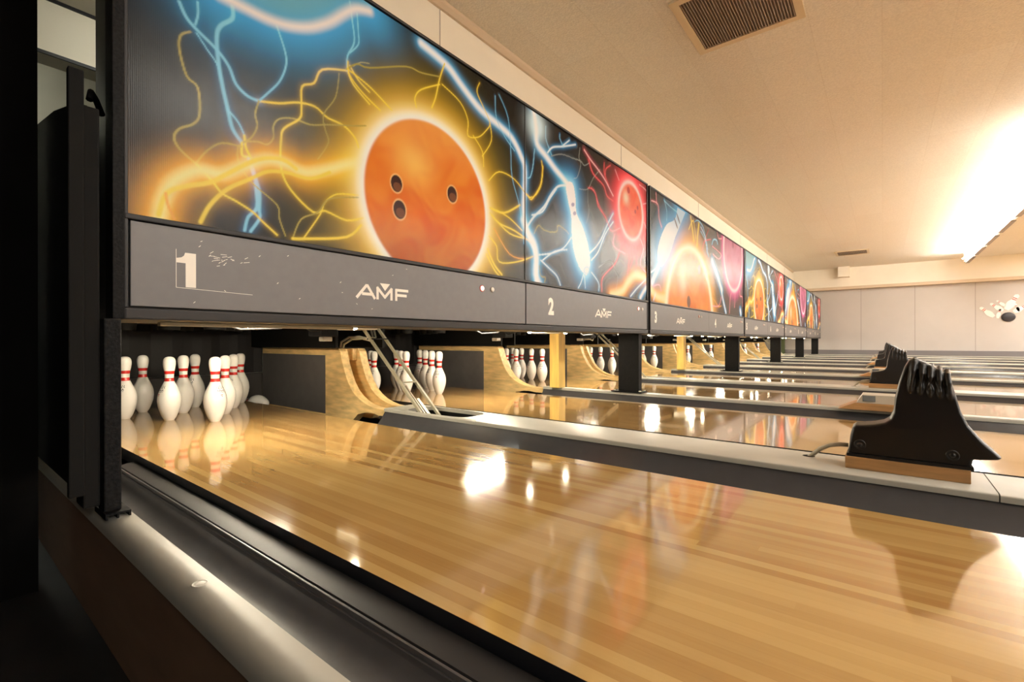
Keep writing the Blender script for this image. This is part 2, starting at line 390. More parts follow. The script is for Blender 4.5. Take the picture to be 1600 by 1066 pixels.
NUM = ['one', 'two', 'three', 'four', 'five', 'six', 'seven', 'eight', 'nine', 'ten']
STROKES = [
('A','b',9,[(-0.122,1.401),(-0.107,1.370),(-0.084,1.349),(-0.030,1.315),(0.002,1.281),(0.022,1.237),(0.055,1.215),(0.087,1.213)]),
('A','y',7,[(0.087,1.213),(0.150,1.231),(0.212,1.258),(0.271,1.267),(0.315,1.247),(0.380,1.241),(0.424,1.213),(0.439,1.183)]),
('A','b',6,[(-0.078,1.426),(-0.077,1.393),(-0.084,1.359)]),
('A','b',11,[(0.012,1.463),(0.012,1.428),(-0.020,1.389),(-0.030,1.350),(-0.025,1.276),(-0.014,1.211),(-0.001,1.153),(0.012,1.101),(0.038,1.068)]),
('A','y',8,[(0.038,1.068),(0.038,1.032),(0.055,1.030)]),
('A','b',13,[(0.059,1.024),(0.076,0.970),(0.087,0.929),(0.086,0.877)]),
('A','b',9,[(0.076,0.955),(0.080,0.883),(0.055,0.848),(0.045,0.806)]),
('A','b',9,[(0.086,0.877),(0.089,0.852),(0.062,0.806)]),
('A','b',6,[(0.142,1.475),(0.169,1.404),(0.171,1.359),(0.150,1.300),(0.112,1.246),(0.087,1.213)]),
('A','b',5,[(-0.001,1.153),(0.028,1.125),(0.045,1.092)]),
('A','y',7,[(0.045,1.092),(0.049,1.057),(0.066,1.026)]),
('A','b',4,[(-0.081,1.337),(-0.054,1.303),(-0.030,1.274),(-0.017,1.231)]),
('A','d',6,[(-0.096,1.333),(-0.119,1.311),(-0.122,1.270),(-0.105,1.206),(-0.078,1.184),(-0.074,1.111),(-0.090,1.078),(-0.122,1.054),(-0.135,1.026),(-0.122,0.998),(-0.081,0.968)]),
('A','y',6,[(-0.081,0.968),(-0.042,0.931),(-0.017,0.903),(0.022,0.888),(0.069,0.866),(0.098,0.842),(0.142,0.809)]),
('A','d',5,[(-0.081,0.974),(-0.054,1.016),(-0.017,1.049),(0.035,1.056)]),
('A','d',5,[(0.087,1.213),(0.076,1.169),(0.082,1.134),(0.066,1.095),(0.042,1.069)]),
('A','d',5,[(0.042,1.073),(0.083,1.086),(0.112,1.087),(0.131,1.114),(0.131,1.151),(0.150,1.181),(0.196,1.199),(0.254,1.200),(0.315,1.222),(0.380,1.243),(0.419,1.255),(0.470,1.274)]),
('A','y',7,[(0.394,1.445),(0.297,1.405),(0.267,1.346),(0.225,1.316),(0.223,1.248),(0.216,1.206),(0.165,1.156),(0.155,1.114),(0.156,1.022),(0.188,0.962),(0.262,0.908),(0.306,0.921),(0.389,0.905),(0.459,0.928)]),
('A','d',4,[(0.361,1.421),(0.347,1.331),(0.302,1.254),(0.306,1.206),(0.319,1.161),(0.280,1.091)]),
('A','y',6,[(0.394,1.445),(0.419,1.404),(0.486,1.361)]),
('A','y',6,[(0.404,1.467),(0.439,1.430),(0.486,1.406)]),
('A','d',4,[(0.419,1.473),(0.449,1.500),(0.486,1.513)]),
('A','y',5,[(0.439,1.007),(0.352,0.990),(0.306,0.950),(0.288,0.905),(0.229,0.813)]),
('A','d',5,[(0.192,0.806),(0.221,0.875),(0.280,0.911),(0.324,0.967),(0.439,0.999)]),
('A','y',9,[(0.192,0.806),(0.237,0.813),(0.389,0.845),(0.449,0.899)]),
('A','d',4,[(0.028,1.057),(0.025,1.020),(0.042,0.982),(0.076,0.948),(0.142,0.904),(0.150,0.860),(0.169,0.810)]),
('A','b',6,[(0.404,1.700),(0.414,1.636),(0.422,1.562),(0.394,1.497),(0.394,1.445)]),
('A','b',5,[(0.434,1.673),(0.439,1.606),(0.439,1.562),(0.404,1.514)]),
('A','Y',26,[(-0.168,0.802),(-0.160,0.848),(-0.135,0.906),(-0.078,0.952),(-0.017,0.959),(0.042,0.997),(0.112,1.040),(0.173,1.043),(0.237,1.034),(0.324,1.071),(0.399,1.110),(0.480,1.143)]),
('A','y',13,[(-0.170,0.808),(-0.152,0.869),(-0.107,0.900),(-0.048,0.926),(-0.004,0.962),(0.083,1.031),(0.157,1.054),(0.204,1.037)]),
('A','y',11,[(-0.072,0.808),(-0.048,0.861),(-0.004,0.917),(0.062,0.966),(0.112,1.002),(0.173,1.016),(0.254,1.019),(0.324,1.059)]),
('A','o',7,[(-0.154,0.869),(-0.149,0.838),(-0.135,0.805)]),
('A','P',26,[(-0.024,1.478),(0.015,1.479),(0.055,1.480),(0.112,1.482),(0.180,1.496),(0.254,1.530),(0.324,1.584),(0.380,1.644),(0.429,1.688),(0.486,1.711)]),
('A','W',24,[(0.740,1.715),(0.843,1.699),(0.905,1.683),(0.987,1.637),(1.111,1.579),(1.247,1.554),(1.352,1.525),(1.430,1.455),(1.464,1.383),(1.453,1.158),(1.500,1.042),(1.560,0.953),(1.573,0.783)]),
('A','y',7,[(0.873,1.691),(0.843,1.610),(0.820,1.522),(0.798,1.469)]),
('A','y',6,[(0.843,1.587),(0.740,1.522),(0.706,1.475),(0.713,1.436)]),
('A','y',5,[(0.858,1.594),(0.970,1.560),(1.021,1.496),(1.021,1.425),(1.093,1.443),(1.148,1.493),(1.177,1.541),(1.130,1.599),(1.084,1.654),(1.102,1.705)]),
('A','y',5,[(1.057,1.437),(1.120,1.384),(1.130,1.313)]),
('A','y',5,[(1.177,1.541),(1.187,1.456),(1.120,1.360)]),
('A','d',6,[(0.390,1.448),(0.433,1.487),(0.488,1.498),(0.659,1.581),(0.740,1.592),(0.843,1.621)]),
('A','y',6,[(0.396,1.479),(0.401,1.435),(0.455,1.392),(0.534,1.356)]),
('A','y',6,[(0.396,1.451),(0.477,1.430),(0.534,1.405),(0.589,1.377)]),
('A','y',6,[(1.168,1.255),(1.247,1.321),(1.374,1.316),(1.512,1.255),(1.611,1.337),(1.636,1.461)]),
('A','y',11,[(1.177,1.124),(1.288,1.123),(1.418,1.192)]),
('A','y',9,[(1.177,1.099),(1.247,1.062),(1.374,1.047),(1.536,1.006)]),
('A','y',8,[(1.207,1.080),(1.330,1.026),(1.464,1.022)]),
('A','y',7,[(1.226,1.123),(1.330,1.105),(1.441,1.059)]),
('A','y',7,[(1.168,0.984),(1.226,0.943),(1.247,0.868),(1.396,0.888),(1.536,0.935)]),
('A','y',11,[(1.158,0.919),(1.207,0.850),(1.267,0.806)]),
('A','y',9,[(1.148,0.893),(1.207,0.825),(1.247,0.797)]),
('A','o',6,[(1.207,1.029),(1.330,0.919),(1.464,0.911)]),
('A','b',4,[(1.247,1.709),(1.319,1.620),(1.341,1.468),(1.352,1.324),(1.418,1.178),(1.453,0.992)]),
('A','b',4,[(1.217,1.690),(1.226,1.585),(1.288,1.516),(1.374,1.465)]),
('A','W',28,[(1.546,1.741),(1.571,1.654),(1.579,1.570),(1.666,1.529),(1.757,1.485),(1.853,1.450),(1.924,1.416)]),
('A','w',13,[(1.893,1.419),(1.795,1.388),(1.720,1.323),(1.648,1.236),(1.546,1.156),(1.481,1.086)]),
('A','w',8,[(1.776,1.368),(1.702,1.289),(1.631,1.203),(1.529,1.162)]),
('A','b',6,[(1.666,1.698),(1.666,1.628),(1.702,1.580),(1.729,1.548)]),
('A','w',10,[(1.684,1.554),(1.738,1.602),(1.853,1.644),(1.997,1.702)]),
('A','w',8,[(1.843,1.644),(1.924,1.705)]),
('A','b',6,[(1.853,1.644),(1.814,1.678),(1.814,1.704)]),
('A','b',6,[(1.554,1.533),(1.538,1.432),(1.513,1.367),(1.481,1.354)]),
('A','g',6,[(1.720,1.545),(1.834,1.591),(1.976,1.608),(2.062,1.618),(2.107,1.603),(2.176,1.641)]),
('A','g',6,[(2.051,1.698),(2.040,1.633),(2.062,1.596),(2.019,1.506),(1.976,1.484)]),
('A','g',5,[(2.040,1.435),(2.153,1.463),(2.224,1.551),(2.322,1.637)]),
('A','g',5,[(2.153,1.463),(2.153,1.395),(2.165,1.307),(2.130,1.232)]),
('A','r',7,[(2.200,1.481),(2.260,1.456),(2.297,1.382),(2.399,1.333),(2.426,1.302)]),
('A','y',7,[(1.481,1.265),(1.521,1.246),(1.562,1.285),(1.613,1.356),(1.631,1.439),(1.622,1.486)]),
('A','d',6,[(1.546,1.060),(1.588,1.116),(1.631,1.105),(1.684,1.100),(1.776,1.116),(1.795,1.156),(1.883,1.141),(1.914,1.126)]),
('A','W',32,[(1.449,1.117),(1.481,1.067),(1.546,1.012),(1.571,0.939),(1.562,0.841),(1.605,0.787)]),
('A','w',8,[(1.579,0.950),(1.720,0.980),(1.853,1.031),(1.944,1.110)]),
('A','w',8,[(1.631,0.928),(1.757,0.996),(1.893,1.027)]),
('A','w',9,[(1.613,0.925),(1.684,0.895),(1.776,0.855),(1.818,0.802)]),
('A','d',6,[(1.596,0.894),(1.613,0.837),(1.657,0.832),(1.648,0.801)]),
('A','w',8,[(2.096,0.901),(2.062,0.842),(2.029,0.806)]),
('A','w',8,[(2.107,0.891),(2.118,0.813)]),
('A','w',8,[(2.200,0.924),(2.297,0.865),(2.302,0.812)]),
('A','k',12,[(2.107,1.704),(2.188,1.667),(2.297,1.630),(2.399,1.586),(2.479,1.534),(2.521,1.507)]),
('A','r',11,[(2.165,1.660),(2.224,1.585),(2.373,1.543),(2.426,1.484),(2.521,1.470)]),
('A','r',9,[(2.386,1.703),(2.386,1.631),(2.452,1.564)]),
('A','r',9,[(2.479,1.712),(2.412,1.669),(2.399,1.623)]),
('A','w',12,[(2.176,1.047),(2.272,1.108),(2.348,1.179),(2.426,1.278),(2.521,1.383)]),
('A','w',11,[(2.200,1.004),(2.297,1.076),(2.399,1.212),(2.521,1.321)]),
('A','r',10,[(2.813,1.205),(2.799,1.123),(2.759,0.959)]),
('A','r',10,[(2.854,1.211),(2.854,1.108),(2.786,1.007)]),
('A','r',10,[(2.911,1.209),(2.925,1.094),(2.911,1.010)]),
('A','r',10,[(2.693,1.219),(2.617,1.108),(2.543,1.021),(2.358,0.905),(2.347,0.811)]),
('A','k',7,[(2.543,1.237),(2.531,1.149),(2.719,1.123)]),
('A','k',7,[(2.998,1.282),(3.058,1.208),(2.998,1.080),(3.119,1.022)]),
('A','k',7,[(2.983,1.707),(3.119,1.694),(3.166,1.644)]),
('A','k',7,[(3.058,1.570),(3.182,1.610)]),
('A','k',7,[(3.073,1.428),(3.182,1.338)]),
('A','k',7,[(2.472,1.256),(2.519,1.254),(2.630,1.296)]),
('A','k',7,[(2.555,1.703),(2.617,1.644)]),
('A','g',6,[(2.303,0.970),(2.472,1.034),(2.567,0.970),(2.592,0.930),(2.567,0.841)]),
('A','r',6,[(2.158,1.472),(2.240,1.473),(2.303,1.397),(2.426,1.310),(2.472,1.256)]),
('A','O',46,[(2.495,0.797),(2.668,0.838),(2.772,0.915),(2.882,0.972),(2.998,0.984),(3.150,0.964),(3.230,0.897)]),
('A','w',12,[(2.813,0.810),(2.939,0.884),(3.058,0.943),(3.247,1.036)]),
('A','W',24,[(2.998,0.812),(3.088,0.885),(3.214,0.958)]),
('B','y',26,[(4.253,1.714),(4.301,1.609),(4.354,1.491)]),
('B','y',26,[(4.523,1.703),(4.480,1.577),(4.458,1.456)]),
('B','y',12,[(4.194,1.576),(4.334,1.692),(4.416,1.527)]),
('B','k',9,[(3.233,1.639),(3.373,1.639),(3.402,1.527),(3.461,1.462)]),
('B','k',8,[(3.330,1.726),(3.345,1.644)]),
('B','b',8,[(3.522,1.718),(3.584,1.631),(3.584,1.542)]),
('B','b',8,[(3.522,1.707),(3.679,1.686),(3.847,1.677)]),
('B','b',9,[(4.375,1.687),(4.501,1.725),(4.678,1.680),(4.817,1.513)]),
('B','w',9,[(4.588,1.676),(4.724,1.607),(4.770,1.533),(4.865,1.409)]),
('B','r',7,[(4.865,1.701),(4.724,1.552),(4.633,1.430)]),
('B','w',12,[(3.100,0.995),(3.260,1.055),(3.359,1.099)]),
('B','W',36,[(3.388,1.113),(3.302,1.017),(3.246,0.959)]),
('B','O',48,[(3.100,0.975),(3.206,0.902),(3.345,0.850),(3.522,0.841)]),
('B','k',9,[(3.274,0.930),(3.402,0.952),(3.447,0.902)]),
('B','w',9,[(3.274,0.813),(3.316,0.869)]),
('B','W',44,[(5.002,1.374),(5.211,1.236),(5.411,1.075)]),
('B','W',26,[(5.388,1.073),(5.471,0.957),(5.598,0.815)]),
('B','b',16,[(5.002,1.558),(5.063,1.620),(5.190,1.635),(5.233,1.595)]),
('B','k',10,[(5.022,1.538),(5.211,1.520),(5.388,1.492),(5.276,1.428),(5.043,1.454)]),
('B','k',9,[(5.211,1.733),(5.276,1.673),(5.411,1.690)]),
('B','b',10,[(4.729,1.602),(4.805,1.537),(4.786,1.456),(4.882,1.403)]),
('B','r',8,[(4.655,1.458),(4.729,1.547),(4.961,1.608)]),
('B','b',9,[(4.583,1.630),(4.710,1.577),(4.843,1.476)]),
('B','o',10,[(4.941,0.978),(5.126,0.922),(5.254,0.870),(5.388,0.884)]),
('B','o',8,[(5.002,1.075),(5.084,0.989)]),
('B','k',12,[(5.388,0.988),(5.276,0.878),(5.002,0.862),(4.882,0.821)]),
('B','k',13,[(5.847,1.072),(5.796,0.966),(5.770,0.817)]),
('B','k',11,[(6.310,1.137),(6.339,1.070),(6.457,1.065),(6.487,0.941)]),
('B','k',9,[(6.058,1.076),(6.031,0.902)]),
('B','W',40,[(6.368,0.837),(6.339,0.877)]),
]
# ------------------------------------------------------------------ the printed panels over the lanes (pattern of the print itself)
COLS = {  # core colour, glow colour, glow width (in stroke widths), glow strength
    'b': ((.26, .66, .92), (.02, .22, .55), 1.3, .30), 'y': ((.95, .72, .07), (.45, .26, .0), 1.3, .35),
    'd': ((.42, .34, .07), (.1, .08, .01), 1.5, .2), 'o': ((.9, .42, .06), (.5, .15, .0), 1.6, .3),
    'g': ((.24, .27, .25), (.02, .03, .03), 1.5, .2), 'r': ((.85, .10, .12), (.4, .02, .03), 1.6, .35),
    'k': ((.93, .45, .50), (.5, .06, .1), 1.6, .4), 'w': ((.78, .92, 1.0), (.04, .36, .80), 1.2, .5),
    'W': ((.97, .98, 1.0), (.08, .48, .95), 1.05, 1.0), 'Y': ((1.0, .90, .34), (1.0, .46, .01), 1.9, 1.0),
    'O': ((1.0, .85, .42), (1.0, .36, .02), 1.1, 1.0), 'P': ((.98, .92, .90), (.05, .42, .86), 4.0, 1.0)}

def smooth_line(p):
    if len(p) < 3: return p
    out = []
    for i in range(len(p) - 1):
        p0, p1, p2, p3 = p[max(i - 1, 0)], p[i], p[i + 1], p[min(i + 2, len(p) - 1)]
        for k in range(4):
            t = k / 4
            out.append(tuple(0.5 * ((2 * p1[c]) + (-p0[c] + p2[c]) * t + (2 * p0[c] - 5 * p1[c] + 4 * p2[c] - p3[c]) * t * t + (-p0[c] + 3 * p1[c] - 3 * p2[c] + p3[c]) * t ** 3) for c in (0, 1)))
    out.append(p[-1])
    return out

def sstep(a, b, x):
    t = np.clip((x - a) / (b - a), 0, 1)
    return t * t * (3 - 2 * t)

def paint(pair, X, Z):
    """colour of the print at panel coordinates X, Z (metres on the panel)"""
    H = np.zeros(X.shape + (3,)); H[:] = (.010, .009, .009)
    def screen(a, col, msk=None):
        nonlocal H
        a = np.clip(a, 0, 1)[..., None] * np.array(col)
        H = 1 - (1 - H) * (1 - np.clip(a, 0, 1))
    def over(a, col):
        nonlocal H
        a = np.clip(a, 0, 1)[..., None]
        H = H * (1 - a) + np.array(col) * a
    def dist(p, q):
        (ax, az), (bx, bz) = p, q
        dx, dz = bx - ax, bz - az
        t = np.clip(((X - ax) * dx + (Z - az) * dz) / max(dx * dx + dz * dz, 1e-9), 0, 1)
        return np.hypot(X - ax - t * dx, Z - az - t * dz)
    def line_d(pts):
        D = np.full(X.shape, 9.0)
        for p, q in zip(pts, pts[1:]): D = np.minimum(D, dist(p, q))
        return D
    def circ(cx, cz, r): return np.hypot(X - cx, Z - cz) - r
    def halo(D, col, wid, k=1.0):
        screen(k * np.exp(-(np.maximum(D, 0) / wid) ** 1.6), col)
    def warp(cx, cz, s):
        x, z = (X - cx) * s, (Z - cz) * s
        a = np.sin(x * 1.3 + 1.6 * np.sin(z * 1.7 + .5)) + np.sin(z * 2.3 + 1.4 * np.sin(x * 1.9 + 1.0))
        return a + .6 * np.sin(3.1 * z + 2.2 * a) + .4 * np.sin(5 * x + 3 * a)
    def ellipse(cx, cz, a, b, rot=0):
        c, s = math.cos(rot), math.sin(rot)
        u = (X - cx) * c + (Z - cz) * s; v = -(X - cx) * s + (Z - cz) * c
        return np.sqrt((u / a) ** 2 + (v / b) ** 2)
    def inside(poly):
        r = np.zeros(X.shape, bool); n = len(poly)
        for i in range(n):
            (x0, z0), (x1, z1) = poly[i], poly[(i + 1) % n]
            if z0 == z1: continue
            r ^= ((Z < z0) != (Z < z1)) & (X < (x1 - x0) * (Z - z0) / (z1 - z0) + x0)
        return r
    # halos first
    if pair == 'A':
        halo(circ(.802, 1.06, .345), (.20, .17, .01), .19, .8)
        halo(circ(.802, 1.06, .345), (1.0, .50, .01), .100, 1.0)
        halo(circ(.802, 1.06, .345), (1.0, .84, .45), .045, 1.0)
        halo(circ(2.829, 1.463, .215), (1.0, .04, .07), .115, 1.25)
        halo(circ(2.829, 1.463, .215), (1.0, .40, .42), .035, .7)
    else:
        halo(circ(4.282, .672, .72), (.95, .42, .01), .17, 1.0); halo(circ(4.282, .672, .72), (1.0, .80, .4), .05, .8)
        halo(circ(5.979, 1.594, .494), (.85, .10, .40), .10, .9)
    for pr, c, w, pts in STROKES:
        if pr != pair: continue
        core, glow, gw, gs = COLS[c]; w = w / 1000.0
        x0, x1 = min(p[0] for p in pts), max(p[0] for p in pts); R = w * (1 + 5 * gw)
        if x1 + R < X.min() or x0 - R > X.max(): continue
        D = line_d(smooth_line(pts)) - w * (.42 if gs < .6 else .30)
        halo(D, glow, w * gw, gs)
        over(.95 * (1 - sstep(-w * .2, w * .35, D)) if gs < .6 else (1 - sstep(-w * .3, w * .9, D)), core)
    if pair == 'A':
        # blue disc at the top: a cyan body inside a pale rim
        arc = [p for pr, c, w, p in STROKES if pr == 'A' and c == 'P'][0]
        body = inside(list(arc) + [(.95, 2.2), (arc[0][0] - .16, 2.2), (arc[0][0] - .07, arc[0][1] + .07)])
        over(np.where(body, .8, 0) * (1 - np.exp(-(line_d(smooth_line(arc)) / .035))), (.20, .52, .62))
        # orange ball
        d = circ(.802, 1.06, .345)
        s = warp(.8, 1.06, 11)
        base = np.stack([.78 + .02 * s, .19 + .024 * s, .012 + .003 * s], -1)
        hl = np.exp(-(((X - .70) / .11) ** 2 + ((Z - 1.21) / .09) ** 2))
        base = base + hl[..., None] * np.array((.19, .34, .10))
        top = sstep(1.15, 1.42, Z)[..., None]
        base = base * (1 - top * .35) + np.array((.98, .60, .18)) * top * .35
        low = sstep(1.02, .78, Z)[..., None]
        base = base * (1 - .35 * low)
        a = 1 - sstep(-.004, .004, d)
        H = H * (1 - a[..., None]) + np.clip(base, 0, 1) * a[..., None]
        screen(.95 * np.exp(-(d / np.where(d > 0, .024, .007)) ** 2), (1.0, .95, .85))
        for hx, hz, sx in ((.611, 1.095, .029), (.918, 1.127, .031), (.626, .995, .032)):
            e = ellipse(hx, hz, sx, sx * 1.22)
            over(1 - sstep(.98, 1.22, e), (.95, .55, .22))
            over(1 - sstep(.90, 1.0, e), (.045, .010, .005))
            over((1 - sstep(.80, .95, ellipse(hx + .004, hz - .012, sx * .8, sx * .7))) * .4, (.36, .12, .04))
        # pin struck by the bolt
        L = [(1.879, 1.405), (1.903, 1.336), (1.944, 1.239), (1.951, 1.132), (1.976, 1.028), (2.04, .939), (2.096, .907), (2.13, .895)]
        Rr = [(1.90, 1.445), (1.95, 1.452), (1.976, 1.429), (1.997, 1.359), (2.008, 1.274), (2.085, 1.201), (2.153, 1.1), (2.181, .99), (2.158, .914)]
        poly = smooth_line(L) + smooth_line(Rr)[::-1]
        D = line_d(poly + [poly[0]]); ins = inside(poly)
        D = np.where(ins, 0, D)
        halo(D, (.06, .46, 1.0), .075, .9); halo(D, (.4, .75, 1.0), .030, .6)
        over(np.where(ins, 1.0, 0), (.97, .97, 1.0))
        over(.8 * np.exp(-(((ellipse(2.135, .93, .034, .02, .3) - 1) / .25) ** 2)), (.45, .75, .95))
        for mx, mz in ((1.964, 1.318), (1.985, 1.268)):
            over(.8 * (1 - sstep(.7, 1.0, ellipse(mx, mz, .024, .014, .35))), (.24, .22, .45))
        halo(circ(1.575, 1.67, .03), (.7, .9, 1.0), .06, 1.0)
        # red ball
        d = circ(2.829, 1.463, .215)
        s = warp(2.83, 1.46, 16)
        base = np.stack([.88 + .02 * s, .13 + .02 * s, .06 + .01 * s], -1)
        hl = np.exp(-(((X - 2.735) / .05) ** 2 + ((Z - 1.545) / .05) ** 2))
        base = base + hl[..., None] * np.array((.1, .62, .5))
        a = 1 - sstep(-.004, .004, d)
        H = H * (1 - a[..., None]) + np.clip(base, 0, 1) * a[..., None]
        screen(.95 * np.exp(-(d / .016) ** 2), (1.0, .72, .74))
        for hx, hz, r in ((2.781, 1.612, .026), (2.948, 1.515, .017), (2.905, 1.476, .017)):
            over(1 - sstep(.8, 1.1, ellipse(hx, hz, r, r)), (.45, .03, .03))
    else:
        L = [(3.864, 1.72), (3.795, 1.596), (3.584, 1.508), (3.432, 1.358), (3.359, 1.217), (3.388, 1.124)]
        Rr = [(4.09, 1.72), (3.934, 1.564), (3.795, 1.421), (3.647, 1.236), (3.461, 1.111)]
        poly = smooth_line(L) + smooth_line(Rr)[::-1]
        D = line_d(poly + [poly[0]]); ins = inside(poly)
        De = np.where(ins, -D, D)
        halo(np.maximum(De, 0), (.05, .44, .92), .12, .85)
        up = sstep(1.40, 1.64, Z)[..., None]
        H = np.where(ins[..., None], np.array((.93, .96, 1.0)) * (1 - up) + np.array((.50, .74, .98)) * up, H)
        over(.55 * np.where(ins, 1, 0) * np.exp(-((X - 3.47 - (Z - 1.14) * .9 - .06) / .10) ** 2) * sstep(1.55, 1.2, Z), (.25, .55, .80))
        for mx, mz in ((3.823, 1.565), (3.888, 1.622)):
            over(.9 * (1 - sstep(.75, 1.0, ellipse(mx, mz, .075, .016, -.72))), (.10, .10, .16))
        d = circ(4.282, .672, .72)
        s = warp(4.28, 1.0, 6)
        base = np.stack([.86 + .03 * s, .27 + .035 * s, .035 + .01 * s], -1)
        hl = np.exp(-(((X - 4.02) / .11) ** 2 + ((Z - 1.05) / .13) ** 2))
        base = base + hl[..., None] * np.array((.15, .48, .42))
        a = 1 - sstep(-.006, .006, d)
        H = H * (1 - a[..., None]) + np.clip(base, 0, 1) * a[..., None]
        screen(1.0 * np.exp(-(d / .040) ** 2), (1.0, .90, .62))
        for hx, hz, r, cc in ((4.187, .857, .055, (.20, .07, .03)), (4.536, 1.217, .045, (.55, .30, .26))):
            over(1 - sstep(.85, 1.05, ellipse(hx, hz, r, r * 1.15)), cc)
        d = circ(5.979, 1.594, .48)
        s = warp(5.98, 1.5, 7)
        base = np.stack([.50 + .03 * s, .13 + .02 * s, .27 + .03 * s], -1)
        a = 1 - sstep(-.006, .006, d)
        H = H * (1 - a[..., None]) + np.clip(base, 0, 1) * a[..., None]
        screen(.95 * np.exp(-(d / .026) ** 2), (1.0, .78, .86))
        over(1 - sstep(.85, 1.05, ellipse(5.95, 1.70, .05, .05)), (.30, .05, .14))
    return np.clip(H * 0.75, 0, 1)

def art_mesh(name, pair, x0, x1, z0, z1, step):
    nx, nz = int((x1 - x0) / step) + 1, int((z1 - z0) / step) + 1
    xs, zs = np.linspace(x0, x1, nx), np.linspace(z0, z1, nz)
    Xg, Zg = np.meshgrid(xs, zs)
    rgb = paint(pair, Xg, Zg).reshape(-1, 3)
    base = MASK_X0 if pair == 'A' else MASK_X0 + PAIR
    co = np.zeros((nx * nz, 3), np.float32)
    co[:, 0] = Xg.ravel() - base; co[:, 2] = Zg.ravel()
    i = (np.arange(nz - 1)[:, None] * nx + np.arange(nx - 1)[None, :]).ravel()
    quads = np.stack([i, i + 1, i + 1 + nx, i + nx], 1).astype(np.int32)
    me = bpy.data.meshes.new(name)
    me.vertices.add(len(co)); me.vertices.foreach_set('co', co.ravel())
    me.loops.add(quads.size); me.loops.foreach_set('vertex_index', quads.ravel())
    me.polygons.add(len(quads)); me.polygons.foreach_set('loop_start', np.arange(0, quads.size, 4, dtype=np.int32))
    me.update(calc_edges=True)
    at = me.color_attributes.new('print', 'FLOAT_COLOR', 'POINT')
    at.data.foreach_set('color', np.concatenate([rgb, np.ones((len(rgb), 1))], 1).astype(np.float32).ravel())
    me.materials.append(M['art'])
    return me

def art_part(mesh, parent, y):
    o = bpy.data.objects.new('art_panel', mesh); COL.objects.link(o); o.parent = parent
    o.location = (0, y, 0)
    return o
# ------------------------------------------------------------------ room shell
def shell():
    b = bm_(); box(b, -4, WALL_X + .3, -12.2, 6, FLOOR_Z - .1, FLOOR_Z)
    struct('floor', b, 'floor', 'dark floor below and beside the lanes', 'floor')
    b = bm_(); box(b, -4, WALL_X + .3, -12.2, 2.36, CEIL_Z, CEIL_Z + .1)
    struct('ceiling', b, 'ceiling', 'tan textured tile ceiling over the lanes', 'ceiling')
    b = bm_(); box(b, -4, WALL_X + .3, 2.36, 6, CEIL_Z + .12, CEIL_Z + .2)
    struct('ceiling_back', b, 'backcream', 'pale ceiling of the machine room behind the lanes', 'ceiling')
    # far wall at the end of the lanes' row
    b = bm_(); box(b, WALL_X, WALL_X + .15, -12.2, 6, FLOOR_Z, CEIL_Z + .12, 0)
    for k in range(-8, 5):
        y = .518 - 1.2446 * k
        if y < 5.9: box(b, WALL_X - .002, WALL_X + .01, y - .006, y + .006, .18, 2.06, 1)
    struct('wall_right', b, ['wallgrey', 'seam'], 'grey panelled wall beyond the last lane', 'wall')
    b = bm_(); box(b, WALL_X - .10, WALL_X - .0005, -12.1, 2.28, 2.115, CEIL_Z - .001)
    struct('trim_1', b, 'cream', 'cream painted band along the top of the far wall', 'trim')
    b = bm_(); box(b, WALL_X - .19, WALL_X - .0005, -12.1, 2.27, 2.03, 2.114)  # its colour stands for shade under the cream band
    struct('trim_2', b, 'creamdark', 'ledge in tan shade colour under the cream band on the far wall', 'trim')
    b = bm_(); bbox_(b, WALL_X - .03, WALL_X - .0005, -12.1, 5.9, FLOOR_Z + .001, .18, .008)
    struct('baseboard_right', b, 'base', 'grey baseboard at the foot of the far wall', 'baseboard')
    b = bm_(); bbox_(b, WALL_X - .42, WALL_X - .101, .78, 1.07, 2.39, CEIL_Z - .002, .006)
    struct('trim_3', b, 'cream', 'cream boxed beam end under the ceiling at the far wall', 'beam')
    # wall over the masking units
    b = bm_(); box(b, .02, WALL_X - .0005, 2.285, 2.36, 1.55, CEIL_Z - .001, 0)
    for x in (1.57, 4.3, 7.1, 9.9, 12.7, 15.4): box(b, x - .0025, x + .0025, 2.283, 2.29, 1.6, CEIL_Z - .052, 1)
    struct('wall_front', b, ['cream', 'seam'], 'cream wall above the row of picture panels', 'wall')
    b = bm_(); prism(b, [(2.245, CEIL_Z - .001), (2.2845, CEIL_Z - .001), (2.2845, CEIL_Z - .05), (2.27, CEIL_Z - .045), (2.25, CEIL_Z - .02)], 'x', .02, WALL_X - .2)
    struct('trim_4', b, 'creamdark', 'narrow tan moulding where the ceiling meets the wall over the panels', 'trim')
    # machine room behind
    b = bm_(); box(b, -4, WALL_X, 5.3, 5.45, FLOOR_Z, CEIL_Z + .12)
    struct('wall_machine_room', b, 'backgrey', 'pale back wall of the machine room seen past the first post', 'wall')
    b = bm_(); box(b, -4, 1.0, 4.22, 4.42, 2.33, 2.68, 0); box(b, -4, 1.0, 4.205, 4.2195, 2.315, 2.335, 1); box(b, -4, 1.0, 4.205, 4.2195, 2.665, 2.685, 1)
    struct('trim_5', b, ['backcream', 'frame'], 'pale beam with dark edges behind the first post', 'beam')
    # dark partition beside the first lane
    b = bm_(); box(b, -3.9, -.345, 1.97, 2.05, FLOOR_Z, CEIL_Z - .001)
    struct('wall_partition', b, 'darkwall', 'near black partition at the left edge', 'wall')
    # rest of the room, behind the camera
    b = bm_(); box(b, -4.1, -3.95, -12.2, 6, FLOOR_Z, CEIL_Z)
    struct('wall_left', b, 'darkwall', 'dark wall left of the first lane', 'wall')
    b = bm_(); box(b, -4, WALL_X, -12.3, -12.15, FLOOR_Z, CEIL_Z)
    struct('wall_back', b, 'roomwall', 'tan wall behind the approach', 'wall')
shell()
